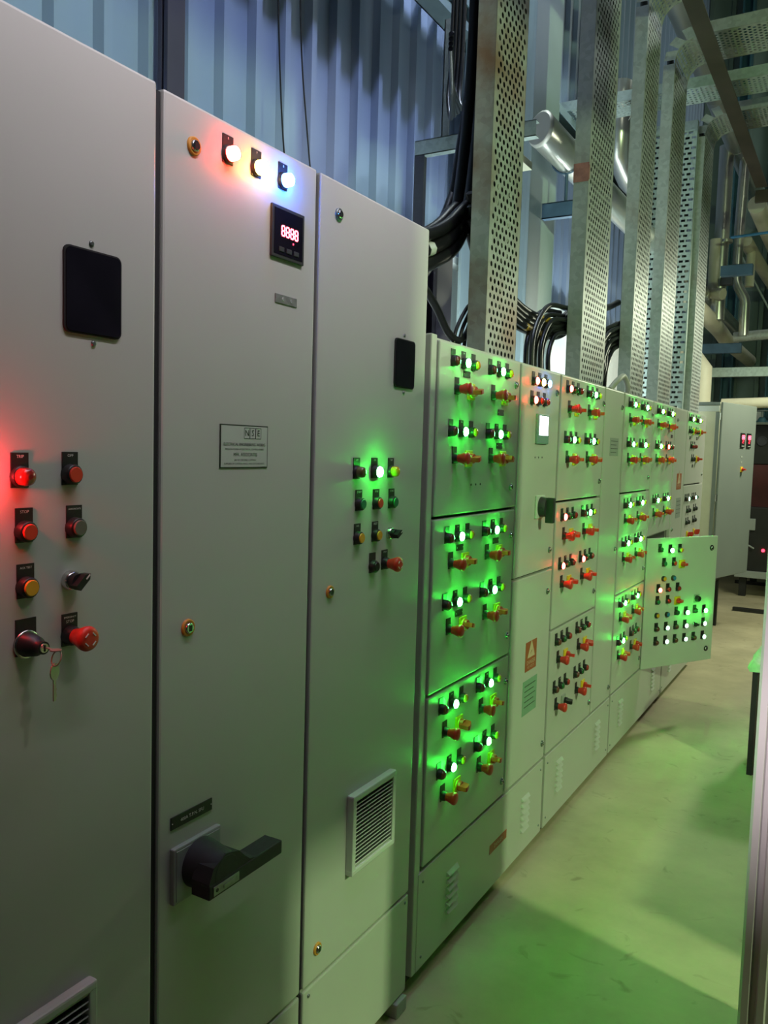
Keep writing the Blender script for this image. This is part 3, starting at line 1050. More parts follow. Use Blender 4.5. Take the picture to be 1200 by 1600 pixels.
# ------------------------------------------------------------------ perforated cable trays
def tray(label, y0, w, zb, zt, x0=-0.15, xend=None, m='galv', r=0.13, ps=0.029, pt=0.0375, hole=0.0104, group='perforated trays rising from the switchboard', fh=0.074):
    """channel standing on the row, web facing the aisle; with xend it bends over the aisle"""
    t = thing('cable_tray', label, 'cable tray', (x0, y0, zb), group)

    def path(s):
        # -> (x, z, nx, nz) local, n = web normal
        H = zt - zb
        if s <= H or xend is None:
            return 0.0, s, 1.0, 0.0
        s -= H
        if s <= r * PI / 2:
            a = s / r
            return r - r * math.cos(a), H + r * math.sin(a), math.cos(a), -math.sin(a)
        s -= r * PI / 2
        return r + s, H + r, 0.0, -1.0
    total = zt - zb + ((r * PI / 2 + (xend - x0 - r)) if xend is not None else 0)
    rows = int(total / ps)
    ncol = int((w - 0.03) / pt)
    mb = MB()
    vs, fs = [], []
    edge = (w - ncol * pt) / 2

    def P(s, y):
        x, z, nx, nz = path(s)
        return (x, y, z)
    for i in range(rows):
        s0, s1 = i * ps, (i + 1) * ps
        sc = (s0 + s1) / 2
        off = edge + (0.25 if i % 2 else -0.25) * pt
        mb.add([P(s0, 0), P(s0, off), P(s1, off), P(s1, 0)], [(0, 1, 2, 3)])
        e = off + ncol * pt
        mb.add([P(s0, e), P(s0, w), P(s1, w), P(s1, e)], [(0, 1, 2, 3)])
        for j in range(ncol):
            a, b = off + j * pt, off + (j + 1) * pt
            c = (a + b) / 2
            o8 = [(s0, a), (s0, c), (s0, b), (sc, b), (s1, b), (s1, c), (s1, a), (sc, a)]
            i8 = []
            for k in range(8):
                ang = math.radians(-135 + 45 * k)
                i8.append((sc + hole * math.sin(ang), c + hole * math.cos(ang)))
            mb.add([P(*q) for q in o8] + [P(*q) for q in i8], [(k, (k + 1) % 8, 8 + (k + 1) % 8, 8 + k) for k in range(8)])
    part('web', mb, m, t)
    H = zt - zb
    th = 0.002

    def strip(s0, s1, y, nseg=1, name='flange', lip=True, tilt=0.0):
        mb = MB()
        for q in range(nseg):
            a, b = s0 + (s1 - s0) * q / nseg, s0 + (s1 - s0) * (q + 1) / nseg
            xa, za, nxa, nza = path(a)
            xb, zb_, nxb, nzb = path(b)
            if tilt:
                nxb, nzb = nxa, nza
            sgn = 1 if y < w / 2 else -1
            vs = []
            for yy in (y, y + sgn * th):
                vs += [(xa, yy, za), (xb, yy, zb_), (xb - nxb * fh, yy, zb_ - nzb * fh), (xa - nxa * fh, yy, za - nza * fh)]
            mb.add(vs, [(0, 1, 2, 3), (7, 6, 5, 4), (0, 4, 5, 1), (3, 2, 6, 7), (0, 3, 7, 4), (1, 5, 6, 2)])
            if lip:
                l = 0.012
                vs = [(xa - nxa * fh, y, za - nza * fh), (xb - nxb * fh, y, zb_ - nzb * fh), (xb - nxb * fh, y + sgn * l, zb_ - nzb * fh), (xa - nxa * fh, y + sgn * l, za - nza * fh)]
                mb.add(vs, [(0, 1, 2, 3)])
        part(name, mb, m, t)
    for y in (0.0, w):
        strip(0, H - 0.02, y)
        if xend is not None:
            for q in range(3):
                a = H + r * PI / 2 * (q + 0.06) / 3
                b = H + r * PI / 2 * (q + 0.94) / 3
                strip(a, b, y, name='flange_tab', lip=False, tilt=1)
            strip(H + r * PI / 2 + 0.02, total, y)
    return t


tray('first perforated cable tray, nearest and widest looking, with rust streaks', 2.866, 0.313, S2 + 0.004, 5.2, m='galvr')
tray('second perforated cable tray with a faint red mark on its edge', 4.051, 0.435, S2 + 0.004, 5.2)
tray('third perforated cable tray, bending over the aisle just out of sight at the top', 5.060, 0.345, S2 + 0.004, 4.33, xend=1.6)
tray('fourth perforated cable tray with cut flange tabs at its bend, second from the far end', 5.832, 0.43, S2 + 0.004, 4.31, xend=1.6)
tray('fifth and farthest perforated cable tray bending over the aisle, above the last section', 7.06, 0.42, S2 + 0.004, 4.25, xend=1.6)
# the red paint mark on tray 2
mk = tag(part('paint_mark', MB().box(-0.226, -0.1485, 4.0495, 4.0505, 3.02, 3.11).box(-0.1499, -0.1490, 4.0495, 4.066, 3.03, 3.10), 'redmark', None), 'faint red paint mark on the edge of the second tray', 'paint mark')


def cross_tray(label, x0, x1, y0, w, z, m='galvp', up=True, fh=0.075):
    t = thing('cable_tray', label, 'cable tray', (x0, y0, z))
    Lx = x1 - x0
    ps, pt, hole = 0.032, 0.0375, 0.0092
    rows, ncol = int(Lx / ps), int((w - 0.03) / pt)
    edge = (w - ncol * pt) / 2
    mb = MB()
    for i in range(rows):
        s0, s1 = i * ps, (i + 1) * ps
        sc = (s0 + s1) / 2
        off = edge + (0.25 if i % 2 else -0.25) * pt
        e = off + ncol * pt
        mb.add([(s0, 0, 0), (s0, off, 0), (s1, off, 0), (s1, 0, 0)], [(0, 1, 2, 3)])
        mb.add([(s0, e, 0), (s0, w, 0), (s1, w, 0), (s1, e, 0)], [(0, 1, 2, 3)])
        for j in range(ncol):
            a, b = off + j * pt, off + (j + 1) * pt
            c = (a + b) / 2
            o8 = [(s0, a), (s0, c), (s0, b), (sc, b), (s1, b), (s1, c), (s1, a), (sc, a)]
            i8 = [(sc + hole * math.sin(math.radians(-135 + 45 * k)), c + hole * math.cos(math.radians(-135 + 45 * k))) for k in range(8)]
            mb.add([(q[0], q[1], 0) for q in o8 + i8], [(k, (k + 1) % 8, 8 + (k + 1) % 8, 8 + k) for k in range(8)])
    part('web', mb, m, t)
    for y in (0, w - 0.002):
        part('flange', MB().box(0, rows * ps, y, y + 0.002, 0, fh), m, t)
    return t


cross_tray('long level cable tray crossing from the cladding wall over the aisle', -1.2, 1.7, 6.45, 0.30, 4.365)

# slotted tray standing behind the others, facing the camera side
t = thing('cable_tray', 'slotted cable tray standing turned behind the fourth and fifth trays', 'cable tray', (-0.645, 6.985, S2 + 0.004))
mb = MB()
w, ps, pt = 0.45, 0.040, 0.050
rows, ncol = int(2.25 / ps), 9
for i in range(rows):
    off = 0.5 * pt if i % 2 else 0.0
    s0, s1 = i * ps, (i + 1) * ps
    xs = [k * pt + off for k in range(ncol) if k * pt + off + pt <= w + 1e-6]
    if off:
        mb.add([(0, 0, s0), (off, 0, s0), (off, 0, s1), (0, 0, s1)], [(0, 1, 2, 3)])
        mb.add([(w - off, 0, s0), (w, 0, s0), (w, 0, s1), (w - off, 0, s1)], [(0, 1, 2, 3)])
    for a in xs:
        b = a + pt
        h0, h1, v0, v1 = a + 0.008, b - 0.008, s0 + 0.011, s1 - 0.011
        mb.add([(a, 0, s0), (b, 0, s0), (b, 0, s1), (a, 0, s1), (h0, 0, v0), (h1, 0, v0), (h1, 0, v1), (h0, 0, v1)], [(0, 1, 5, 4), (1, 2, 6, 5), (2, 3, 7, 6), (3, 0, 4, 7)])
part('web', mb, 'galvp', t)
for x in (0, w - 0.002):
    part('flange', MB().box(x, x + 0.002, 0, 0.066, 0, rows * ps), 'galvp', t)
part('end_angle', MB().box(0, w, -0.004, 0.05, rows * ps, rows * ps + 0.07), 'galvp', t)

for k in range(7):
    x = -0.60 + 0.055 * k
    tag(part('power_cable', MB().tube([(x, 7.035, S2 + 0.006), (x + 0.004, 7.03, 3.0), (x, 7.035, 4.25)], 0.026, 8), 'cable', None), 'black cable lying behind the slots of the turned tray', 'cable', 'cables behind the slotted tray')

# dark steel angle running along under the cross trays
tag(part('steel_angle', MB().box(0.065, 0.165, 3.0, 8.55, 4.215, 4.223).box(0.065, 0.073, 3.0, 8.55, 4.223, 4.30), 'browns', None), 'long dark rusty steel angle running under the level cable trays', 'steel angle')
o = thing('angle_hanger', 'rusty brown hanger bracket at the far end of the long steel angle', 'bracket', (0.115, 8.6, 4.15))
part('hanger_plate', MB().box(-0.06, 0.16, 0, 0.05, -0.05, 0.06, bev=0.004), 'browns', o)
part('hanger_rod', MB().tube([(0.05, 0.025, 0.05), (0.05, 0.025, 5.0)], 0.012, 8), 'darksteel', o)


# ------------------------------------------------------------------ steelwork on the left wall
def i_beam(label, x0, x1, y0, y1, z1, m, name='steel_column', tf=0.02, tw=0.014):
    """upright I section, flanges facing the aisle and the wall"""
    t = thing(name, label, 'steel column', ((x0 + x1) / 2, (y0 + y1) / 2, 0))
    hx, hy = (x1 - x0) / 2, (y1 - y0) / 2
    part('flange', MB().box(hx - tf, hx, -hy, hy, 0, z1, bev=0.003), m, t)
    part('flange', MB().box(-hx, -hx + tf, -hy, hy, 0, z1, bev=0.003), m, t)
    part('column_web', MB().box(-hx + tf, hx - tf, -tw / 2, tw / 2, 0, z1), m, t)
    return t


i_beam('wide pale blue-grey steel column behind the first and second trays', -1.10, -0.66, 4.60, 5.05, 9.0, 'column')
i_beam('narrow violet-grey steel column left of the first cable tray', -0.76, -0.66, 3.46, 3.62, 2.72, 'purple')
i_beam('dark steel post against the cladding above the gap between left and middle cabinets', -1.19, -1.14, 2.225, 2.312, 9.0, 'purple')
o = thing('steel_girt', 'blue-grey steel girt running along the cladding high above the tall cabinets', 'steel beam', (-1.17, 5.0, 4.12))
part('girt_web', MB().box(0.0, 0.008, -8, 8, 0, 0.19), 'girt', o)
part('flange', MB().box(0, 0.12, -8, 8, 0.19, 0.198), 'girt', o)
part('flange', MB().box(0, 0.12, -8, 8, 0, 0.008), 'girt', o)
part('lip', MB().box(0.112, 0.12, -8, 8, 0.008, 0.05).box(0.112, 0.12, -8, 8, 0.14, 0.19), 'girt', o)
# arm bracket carrying the hanging cables
o = thing('channel_arm', 'grey channel arm reaching out from the cladding left of the first tray', 'bracket', (-1.15, 4.1, 3.30))
part('channel', MB().box(0.0, 0.70, 0, 0.004, 0, 0.08).box(0.0, 0.70, 0, 0.05, 0.076, 0.08).box(0.0, 0.70, 0, 0.05, 0.0, 0.004), 'galvp', o)
part('bracket_leg', MB().prism([(-0.0, -0.45), (0.06, -0.45), (0.06, 0.0), (0.0, 0.0)], 0.0, 0.006, 'y').prism([(0.0, -0.45), (0.05, -0.45), (0.05, 0)], 0.006, 0.05, 'y'), 'darksteel', o)
o = thing('cable_support', 'upright grey steel strip with cables tied to it between girt and arm', 'cable support', (-1.0, 4.12, 3.38))
part('strip', MB().box(0.0, 0.045, 0, 0.006, 0, 0.62).box(0.0, 0.006, 0, 0.04, 0, 0.62), 'galv', o)
for k in range(3):
    part('cable_tie', MB().lathe([(-0.02, 0.034), (0.02, 0.034)], 10, T=Matrix.Translation((0.075, -0.01, 0.12 + k * 0.2)) @ Matrix.Rotation(PI / 2, 4, 'Y') @ Matrix.Scale(0.12, 4, (1, 0, 0))), 'cablewhite', o)
# small pale bracket stub between first tray and pipe
tag(part('bracket_stub', MB().box(-0.62, -0.56, 4.16, 4.36, 3.22, 3.26, bev=0.003), 'creamp', None), 'small pale bracket stub just right of the first cable tray', 'bracket')
# blue channel bracket
o = thing('channel_arm', 'blue painted channel arm reaching out from the wide column under the pipe', 'bracket', (-0.655, 4.80, 3.08))
part('channel', MB().box(0, 0.36, 0, 0.005, 0, 0.09).box(0, 0.36, 0, 0.05, 0.085, 0.09).box(0, 0.36, 0, 0.05, 0, 0.005), 'bluech', o)
part('pipe_strap', MB().tube([(0.135 + 0.097 * math.cos(a), 0.025, 0.35 + 0.097 * math.sin(a)) for a in [k * PI / 12 for k in range(25)]], 0.006, 8, caps=False).tube([(0.135, 0.025, 0.09), (0.135, 0.025, 0.255)], 0.01, 8), 'bluech', o)


# ------------------------------------------------------------------ cables
def cable(label, pts, r, m='cable', group=None, k=8, n=8, extra=None):
    o = part('power_cable', MB().tube(smooth_path(pts, k), r, n), m, None)
    tag(o, label, 'cable', group)
    if extra:
        part('cable_tie', MB().tube(extra[0], r * 1.06, n), extra[1], o)
    return o


def shift(pts, dx, dy, dz):
    return [(x + dx, y + dy, z + dz) for x, y, z in pts]


# heavy black bundle: down beside tray 1, swinging back onto the tall right cabinet
G1 = 'heavy black cables sweeping from the first tray to the tall right cabinet'
for k in range(6):
    a, b = k % 3, k // 3
    base = [(-0.34, 2.112, 2.17 + 0.055 * a), (-0.35, 2.45, 2.29 + 0.055 * a), (-0.345, 2.78, 2.38 + 0.055 * a), (-0.335, 3.00, 2.52 + 0.05 * a), (-0.33, 3.10 + 0.02 * a, 2.80), (-0.31, 3.13, 3.4), (-0.30, 3.10, 4.4), (-0.30, 3.10, 5.3)]
    pts = shift(base, -0.056 * b, 0.012 * b, 0)
    cable('heavy black cable sweeping from inside the first tray to the tall cabinet end', pts, 0.026, group=G1, k=7,
          extra=(smooth_path(pts, 7)[13:15], 'cablewhite') if k == 1 else None)
for k in range(5):
    pts = [(-0.47, 2.114, 2.10 + 0.02 * k), (-0.46, 2.60, 2.22 + 0.025 * k), (-0.45, 2.93, 2.38 + 0.026 * k), (-0.44, 3.10 + 0.004 * k, 2.62 + 0.02 * k), (-0.44 - 0.006 * k, 3.20 + 0.012 * k, 2.95), (-0.43 - 0.008 * k, 3.30 + 0.014 * k, 3.4), (-0.41, 3.38 + 0.018 * k, 4.0), (-0.39, 3.42 + 0.02 * k, 4.8)]
    cable('long black cable dropping beside the first tray, outside its flange', pts, 0.019, group='black cables dropping beside the first tray', k=7)
# lower lone loop
cable('single black cable drooping from the tall cabinet to the foot of the first tray', [(-0.28, 2.112, 2.29), (-0.25, 2.45, 2.275), (-0.25, 2.635, 2.205), (-0.25, 2.756, 2.12), (-0.25, 2.86, 2.105), (-0.25, 2.95, 2.17), (-0.27, 3.0, 2.30)], 0.014)
for k in range(3):
    cable('thin black cable looping down into the first section top', [(-0.26, 3.0, 2.27 - 0.02 * k), (-0.25, 2.91 + 0.02 * k, 2.23 - 0.02 * k), (-0.25, 2.82 + 0.042 * k, 2.13 - 0.01 * k), (-0.25, 2.80 + 0.052 * k, S2 + 0.004)], 0.0075, group='thin cables entering the first section top')
# cables tied to the strip
G2 = 'black cables tied to the upright strip'
for k in range(4):
    cable('black cable tied to the upright steel strip and curling to the first tray', [(-0.935 + 0.022 * k, 4.09, 4.15), (-0.935 + 0.022 * k, 4.08, 3.75), (-0.93 + 0.022 * k, 4.05, 3.55), (-0.86 + 0.02 * k, 3.95, 3.40 + 0.012 * k), (-0.66, 3.55, 3.33 + 0.015 * k), (-0.5, 3.2, 3.36 + 0.02 * k)], 0.011, group=G2)
G3 = 'grey-black cables hanging behind the arm'
for k in range(3):
    cable('thin cable hanging below the channel arm left of the first tray', [(-0.62 + 0.03 * k, 4.0, 3.40), (-0.66 + 0.03 * k, 3.95, 3.2), (-0.70 + 0.02 * k, 3.92, 2.95), (-0.66 + 0.02 * k, 3.86, 2.6), (-0.55 + 0.02 * k, 3.75, 2.25), (-0.46 + 0.02 * k, 3.66, S2 + 0.005)], 0.012, group=G3)
# cables lying inside the upright trays, close behind the webs
for nm, y0, w, zt in (('first', 2.866, 0.313, 5.2), ('second', 4.051, 0.435, 5.2), ('third', 5.060, 0.345, 4.35), ('fourth', 5.832, 0.43, 4.33), ('fifth', 7.06, 0.42, 4.27)):
    nc = int((w - 0.05) / 0.05)
    for k in range(nc):
        y = y0 + 0.045 + k * (w - 0.09) / (nc - 1)
        cable('black cable lying inside the ' + nm + ' upright tray behind its perforations', [(-0.19, y, zt), (-0.185 - 0.006 * (k % 2), y + 0.006, 3.6), (-0.185, y - 0.006, 2.9), (-0.19 - 0.006 * (k % 3), y, 2.5), (-0.20, y + 0.01 * (k - nc / 2) * 0.4, S2 + 0.006)], 0.023, group='cables inside the ' + nm + ' upright tray', k=3)
# bundle between trays 1 and 2
G4 = 'black cables slung between the first and second trays'
for k in range(8):
    z = 2.24 + 0.024 * (k % 4)
    x = -0.27 - 0.035 * (k // 4)
    y = 0.02 * k
    pts = [(x, 3.02, 2.55 + 0.05 * (k % 4)), (x, 3.20 + y * .3, 2.36 + z - 2.24), (x, 3.50, z + 0.03), (x, 3.85, z + 0.015), (x + 0.01, 4.06, z + 0.04), (-0.235, 4.2, z + 0.12)]
    ex = None
    if k in (0, 3, 5):
        sp = smooth_path(pts, 8)
        ex = (sp[18 + k:24 + k], 'cabletape')
    cable('black cable slung between the first and second trays' + (' with a yellow tape wrap' if ex else ''), pts, 0.017, group=G4 + (' with yellow tape' if ex else ''), extra=ex)
# loops entering section tops beside tray 2
G5 = 'dark cables arching down into the second section beside the second tray'
for k in range(7):
    cable('dark cable arching down into the top beside the second tray', [(-0.24 - 0.02 * (k % 3), 4.10, 2.30 + 0.02 * k), (-0.24 - 0.02 * (k % 3), 3.92 - 0.02 * k, 2.26 + 0.02 * k), (-0.22 - 0.02 * (k % 3), 3.78 - 0.035 * k, 2.15 + 0.012 * k), (-0.20 - 0.02 * (k % 3), 3.74 - 0.04 * k, S2 + 0.004)], 0.012, group=G5)
# between trays 2 and 3
G6 = 'black cables slung between the second and third trays'
for k, z in enumerate((2.55, 2.42, 2.33, 2.30)):
    cable('black cable slung between the second and third trays', [(-0.28, 4.35, z + 0.10), (-0.29, 4.62, z), (-0.29, 4.95, z + 0.01), (-0.28, 5.2, z + 0.08)], 0.016 + 0.004 * (k == 0), group=G6)
G7 = 'dark cables arching down between the second and third trays'
for k in range(8):
    cable('dark cable arching into the top between second and third trays', [(-0.24, 5.14, 2.36 + 0.02 * k), (-0.24 - 0.02 * (k % 3), 4.96 - 0.02 * k, 2.30 + 0.014 * k), (-0.22, 4.78 - 0.03 * k, 2.16 + 0.012 * k), (-0.21 - 0.03 * (k % 3), 4.72 - 0.035 * k, S2 + 0.004)], 0.013, group=G7)
cable('pale grey flexible cable coiled at the foot of the second tray', [(-0.12, 4.52, S2 + 0.02), (-0.10, 4.60, 2.10), (-0.10, 4.72, 2.13), (-0.10, 4.82, 2.08), (-0.12, 4.88, S2 + 0.02)], 0.016, 'greycable')
G8 = 'dark cables behind the fourth tray'
for k in range(6):
    cable('dark cable arching into the top behind the fourth tray', [(-0.30, 6.75, 2.5 + 0.03 * k), (-0.30, 6.55, 2.36 + 0.02 * k), (-0.28, 6.40 - 0.03 * k, 2.2), (-0.26, 6.36 - 0.035 * k, S2 + 0.004)], 0.014, group=G8)
# thin wires hanging down the cladding above the tall cabinets
for nm, (y, dz) in {'left': (2.86, 0.0), 'right': (3.02, 0.15)}.items():
    cable('thin dark wire hanging down the cladding, the ' + nm + ' one of two', [(-1.16, y, 4.1), (-1.15, y + 0.01, 3.5), (-1.10, y + 0.005, 2.9 + dz), (-0.98, y - 0.02, 2.3)], 0.004, n=6)


# ------------------------------------------------------------------ pipework
def pipe(label, pts, r, m='alu', bands=(), k=1, n=24, name='insulated_pipe', group=None):
    t = thing(name, label, 'pipe', pts[0], group)
    o = Vector(pts[0])
    P = [Vector(p) - o for p in pts]
    if k > 1:
        P = smooth_path(P, k)
    part('pipe_run', MB().tube(P, r, n), m, t)
    for q in bands:
        q = Vector(q) - o
        d = (Vector(pts[-1]) - Vector(pts[0])).normalized()
        part('band', MB().tube([q - d * 0.015, q + d * 0.015], r * 1.025, n), m, t)
    return t


# big insulated pipe with a mitred cap, resting on the blue arm
o = thing('insulated_pipe', 'big shiny aluminium clad pipe with a mitred end right of the first tray', 'pipe', (-0.52, 4.36, 3.43))
mb = MB()
n, R_, k30 = 32, 0.090, math.tan(math.radians(32))
ringA = [(R_ * math.cos(2 * PI * k / n), R_ * math.cos(2 * PI * k / n) * k30 * -1.0, R_ * math.sin(2 * PI * k / n)) for k in range(n)]
ringB = [(x, 8.4, z) for x, y, z in ringA]
mb.add(ringA + ringB, [(k, (k + 1) % n, n + (k + 1) % n, n + k) for k in range(n)], 0, True)
part('pipe_run', mb, 'alu', o)
mb = MB()
cap0 = [(x * 1.015, y * 1.015 + 0.012, z * 1.015) for x, y, z in ringA]
cap1 = [(x * 1.015, y * 1.015 - 0.006, z * 1.015) for x, y, z in ringA]
cap2 = [(x * 0.9 - 0.006, y * 0.9 - 0.014, z * 0.9) for x, y, z in ringA]
mb.add(cap0 + cap1 + cap2, [(j * n + k, j * n + (k + 1) % n, (j + 1) * n + (k + 1) % n, (j + 1) * n + k) for j in range(2) for k in range(n)], 0, True)
mb.add(cap2, [list(range(n))], 0)
part('end_cap', mb, 'alumatt', o)
for y in (1.1, 2.4, 3.6, 5.0):
    part('band', MB().tube([(0, y - 0.012, 0), (0, y + 0.012, 0)], 0.0925, 32), 'alu', o)
# upright elbow piece between second and third trays
pipe('short upright aluminium pipe elbow showing between the second and third trays', [(-0.83, 7.02, 4.75), (-0.83, 7.02, 4.45), (-0.83, 7.02, 4.18), (-0.80, 7.3, 4.05), (-0.78, 8.2, 4.05)], 0.095, 'alu', bands=[(-0.83, 7.02, 4.45)])
tag(part('pipe_bracket', MB().box(-1.25, -0.70, 7.60, 7.66, 3.87, 3.955, bev=0.003), 'girt', None), 'steel bracket on the cladding under the short upright pipe elbow', 'bracket')
# overhead pipe crossing above the level trays
pipe('overhead aluminium pipe running along above the level cable trays', [(-0.275, 4.0, 5.0), (-0.275, 12.9, 5.0)], 0.105, 'alu', bands=[(-0.275, y, 5.0) for y in (6.0, 7.2, 8.2, 9.6)])
# pair of upright pipes at the far end
pipe('left shiny upright aluminium pipe at the far end, nearest the last tray', [(-0.37, 9.6, 5.0), (-0.37, 9.6, 3.17)], 0.075, 'alu', bands=[(-0.335, 9.6, 4.0)])
pipe('short white insulated pipe stub clipped beside the left upright pipe', [(-0.42, 9.55, 4.02), (-0.42, 9.55, 3.50), (-0.40, 9.5, 3.44), (-0.30, 9.45, 3.42)], 0.06, 'cream', n=16)
pipe('right dark shiny upright aluminium pipe at the far end', [(-0.205, 9.8, 5.0), (-0.225, 9.8, 4.15)], 0.055, 'alu', bands=[(-0.215, 9.8, 4.5)])
pipe('lower upright pipe stepping sideways below the right upright pipe', [(-0.225, 9.8, 4.15), (-0.225, 9.8, 3.62), (-0.20, 9.8, 3.55), (-0.13, 9.8, 3.42), (-0.12, 9.8, 3.36), (-0.12, 9.8, 3.02)], 0.052, 'alu', n=16)
pipe('white insulated pipe bend behind the lower step of the right upright pipe', [(-0.13, 10.1, 3.98), (-0.13, 10.1, 3.60)], 0.05, 'cream', n=16)
# cream pipes running along
pipe('lower cream insulated pipe running away at the far right, with wrinkled wrapping', [(-0.46, 8.2, 3.16), (-0.45, 8.9, 3.19), (-0.45, 9.6, 3.18), (-0.45, 10.4, 3.16), (-0.43, 11.0, 3.10), (-0.40, 12.9, 3.08)], 0.085, 'cream', k=3)
pipe('upper cream insulated pipe running away at the far right', [(0.04, 8.9, 4.16), (0.04, 12.9, 4.16)], 0.085, 'cream', bands=[(0.04, y, 4.16) for y in (9.8, 11)])
pipe('short cream pipe elbow branching under the upper cream pipe', [(-0.17, 9.9, 4.06), (-0.12, 10.3, 3.98), (-0.08, 12.8, 3.98)], 0.07, 'cream', n=18)
pipe('level grey metal pipe crossing to the right at the far end', [(-0.23, 9.9, 3.02), (1.6, 9.9, 3.12)], 0.055, 'galv', n=18)
# rods, beams
pipe('thin bright blue rod crossing the upright pipes', [(-0.22, 9.2, 3.94), (1.2, 9.2, 4.0)], 0.014, 'bluerod', n=10, name='brace_rod')
pipe('thin pale rod slanting behind the upright pipes', [(-0.35, 11.0, 4.15), (0.35, 11.6, 2.8)], 0.012, 'galvp', n=8, name='brace_rod')
tag(part('steel_beam', MB().box(-0.62, -0.16, 9.98, 10.06, 2.86, 2.97, bev=0.004), 'bluech', None), 'short dark blue beam under the lower cream pipe', 'steel beam')
tag(part('steel_beam', MB().box(-0.60, 1.8, 9.60, 9.66, 2.56, 2.66, bev=0.004), 'galvp', None), 'long pale grey level beam above the far grey cabinet', 'steel beam')
tag(part('steel_beam', MB().box(-0.23, 0.06, 8.72, 8.80, 3.46, 3.56, bev=0.004), 'bluech', None), 'short black bar clamped across the two upright pipes', 'steel beam')
tag(part('pipe_clamp', MB().box(-0.34, -0.22, 9.46, 9.56, 3.52, 3.60, bev=0.006), 'darksteel', None), 'black clamp on the left upright pipe', 'clamp')
tag(part('pipe_clamp', MB().box(-0.30, -0.14, 9.72, 9.86, 3.68, 3.78, bev=0.006), 'darksteel', None), 'black clamp on the lower stepped pipe', 'clamp')
pipe('white insulated pipe elbow standing behind the far grey cabinet', [(-0.45, 9.3, 0.0), (-0.45, 9.3, 2.35), (-0.45, 9.3, 2.62), (-0.52, 9.3, 2.72), (-0.7, 9.3, 2.74)], 0.11, 'cream', n=20)
pipe('white level pipe running just above the far grey cabinet', [(-0.25, 9.45, 2.26), (1.8, 9.45, 2.32)], 0.055, 'cream', n=18)

# back wall columns and panels
for nm, x0, x1 in (('left', -0.75, -0.60), ('middle', -0.16, 0.0), ('right', 0.62, 0.82)):
    i_beam('dark teal steel column on the back wall, the ' + nm + ' of three', x0, x1, 12.72, 12.95, 9.0, 'teal')
tag(part('wall_board', MB().box(-0.36, -0.17, 12.62, 12.66, 0.9, 2.34, bev=0.004), 'whitewall', None), 'white board on the back wall right of the far grey cabinet', 'board')
o = thing('stop_valve', 'teal stop valve on a short pipe right of the far grey cabinet', 'valve', (-0.2, 11.6, 2.14))
part('valve_pipe', MB().tube([(-0.08, 0, 0), (0.6, 0, 0)], 0.035, 14), 'teal', o)
part('valve_body', MB().lathe([(-0.05, 0.05), (-0.03, 0.08), (0.03, 0.08), (0.05, 0.05)], 16, T=Matrix.Translation((0.14, 0, 0))), 'teal', o)
part('valve_stem', MB().tube([(0.14, 0, 0), (0.14, 0, 0.16)], 0.015, 10), 'machgrey', o)
part('hand_wheel', MB().tube([(0.14 + 0.06 * math.cos(a), 0.06 * math.sin(a), 0.16) for a in [k * PI / 8 for k in range(17)]], 0.008, 6, caps=False), 'machgrey', o)

# ------------------------------------------------------------------ far grey cabinet on legs, door ajar
o = thing('far_cabinet', 'grey cabinet on dark legs past the switchboard, door ajar, two red displays', 'electrical cabinet', (-0.055, 8.0, 0))
zt, zb = 2.19, 0.57
mb = MB()
mb.box(-0.62, -0.60, 0.0, 0.82, zb, zt)
mb.box(-0.60, 0.0, 0.0, 0.02, zb, zt)
mb.box(-0.60, 0.0, 0.80, 0.82, zb, zt)
mb.box(-0.60, 0.0, 0.02, 0.80, zb, zb + 0.02)
mb.box(-0.60, 0.0, 0.02, 0.80, zt - 0.02, zt)
part('body', mb, 'creamp', o)  # cream colour stands in for light falling on the grey cabinet's side
part('top_rim', MB().box(-0.60, 0.0, -0.022, 0.0, zt - 0.085, zt - 0.035, bev=0.004), 'paint2', o)
part('top_rim', MB().box(-0.62, 0.004, -0.012, 0.0, zt - 0.03, zt, bev=0.003), 'endcab', o)
part('corner_trim', MB().box(-0.03, 0.003, -0.012, 0.0, zb, zt - 0.09, bev=0.003), 'endcab', o)
DTm = Matrix.Translation((0.006, 0.0, zb)) @ Matrix.Rotation(-math.radians(14.6), 4, 'Z')
dh = zt - zb
part('door', MB().box(0, 0.022, 0, 0.80, 0, dh, bev=0.006), 'endcab', o, DTm)
for z in (0.12, 0.75, dh - 0.13):
    part('hinge', MB().tube([(0.011, -0.008, z - 0.03), (0.011, -0.008, z + 0.03)], 0.009, 10), 'chrome', o, DTm)
for y in (0.475, 0.625):
    q = part('display_unit', MB().box(0.022, 0.034, -0.045, 0.045, -0.07, 0.07, bev=0.003), 'black', o, DTm @ Tr(0, y, 1.285))
    mb = MB()
    seven(mb, -0.016, 0.030, 0.020, 0.036, 'abcdefg', x=0.0345)
    seven(mb, 0.018, 0.030, 0.020, 0.036, 'abcdefg', x=0.0345)
    part('led_digits', mb, 'digit', q)
    mb = MB()
    seven(mb, 0.0, -0.012, 0.030, 0.026, 'abdeg', x=0.0345)
    part('led_digits', mb, 'digitlow', q)
    part('status_led', MB().box(0.034, 0.0352, -0.03, 0.03, -0.058, -0.05), 'greyplate', q)
rotary(o, DTm @ Tr(0.022, 0.50, 1.01), 'y', PI / 2)
for z in (1.13, 1.08):
    name_plate(o, DTm @ Tr(0.022, 0.49, z), 0.03, 0.018, mat_='greyplate')
for x in (-0.58, -0.06):
    for y in (0.04, 0.76):
        part('leg', MB().box(x - 0.035, x + 0.035, y - 0.03, y + 0.03, 0, zb, bev=0.004), 'machblack', o)
part('base_frame', MB().box(-0.61, 0.0, 0.01, 0.81, zb - 0.07, zb, bev=0.004), 'machblack', o)

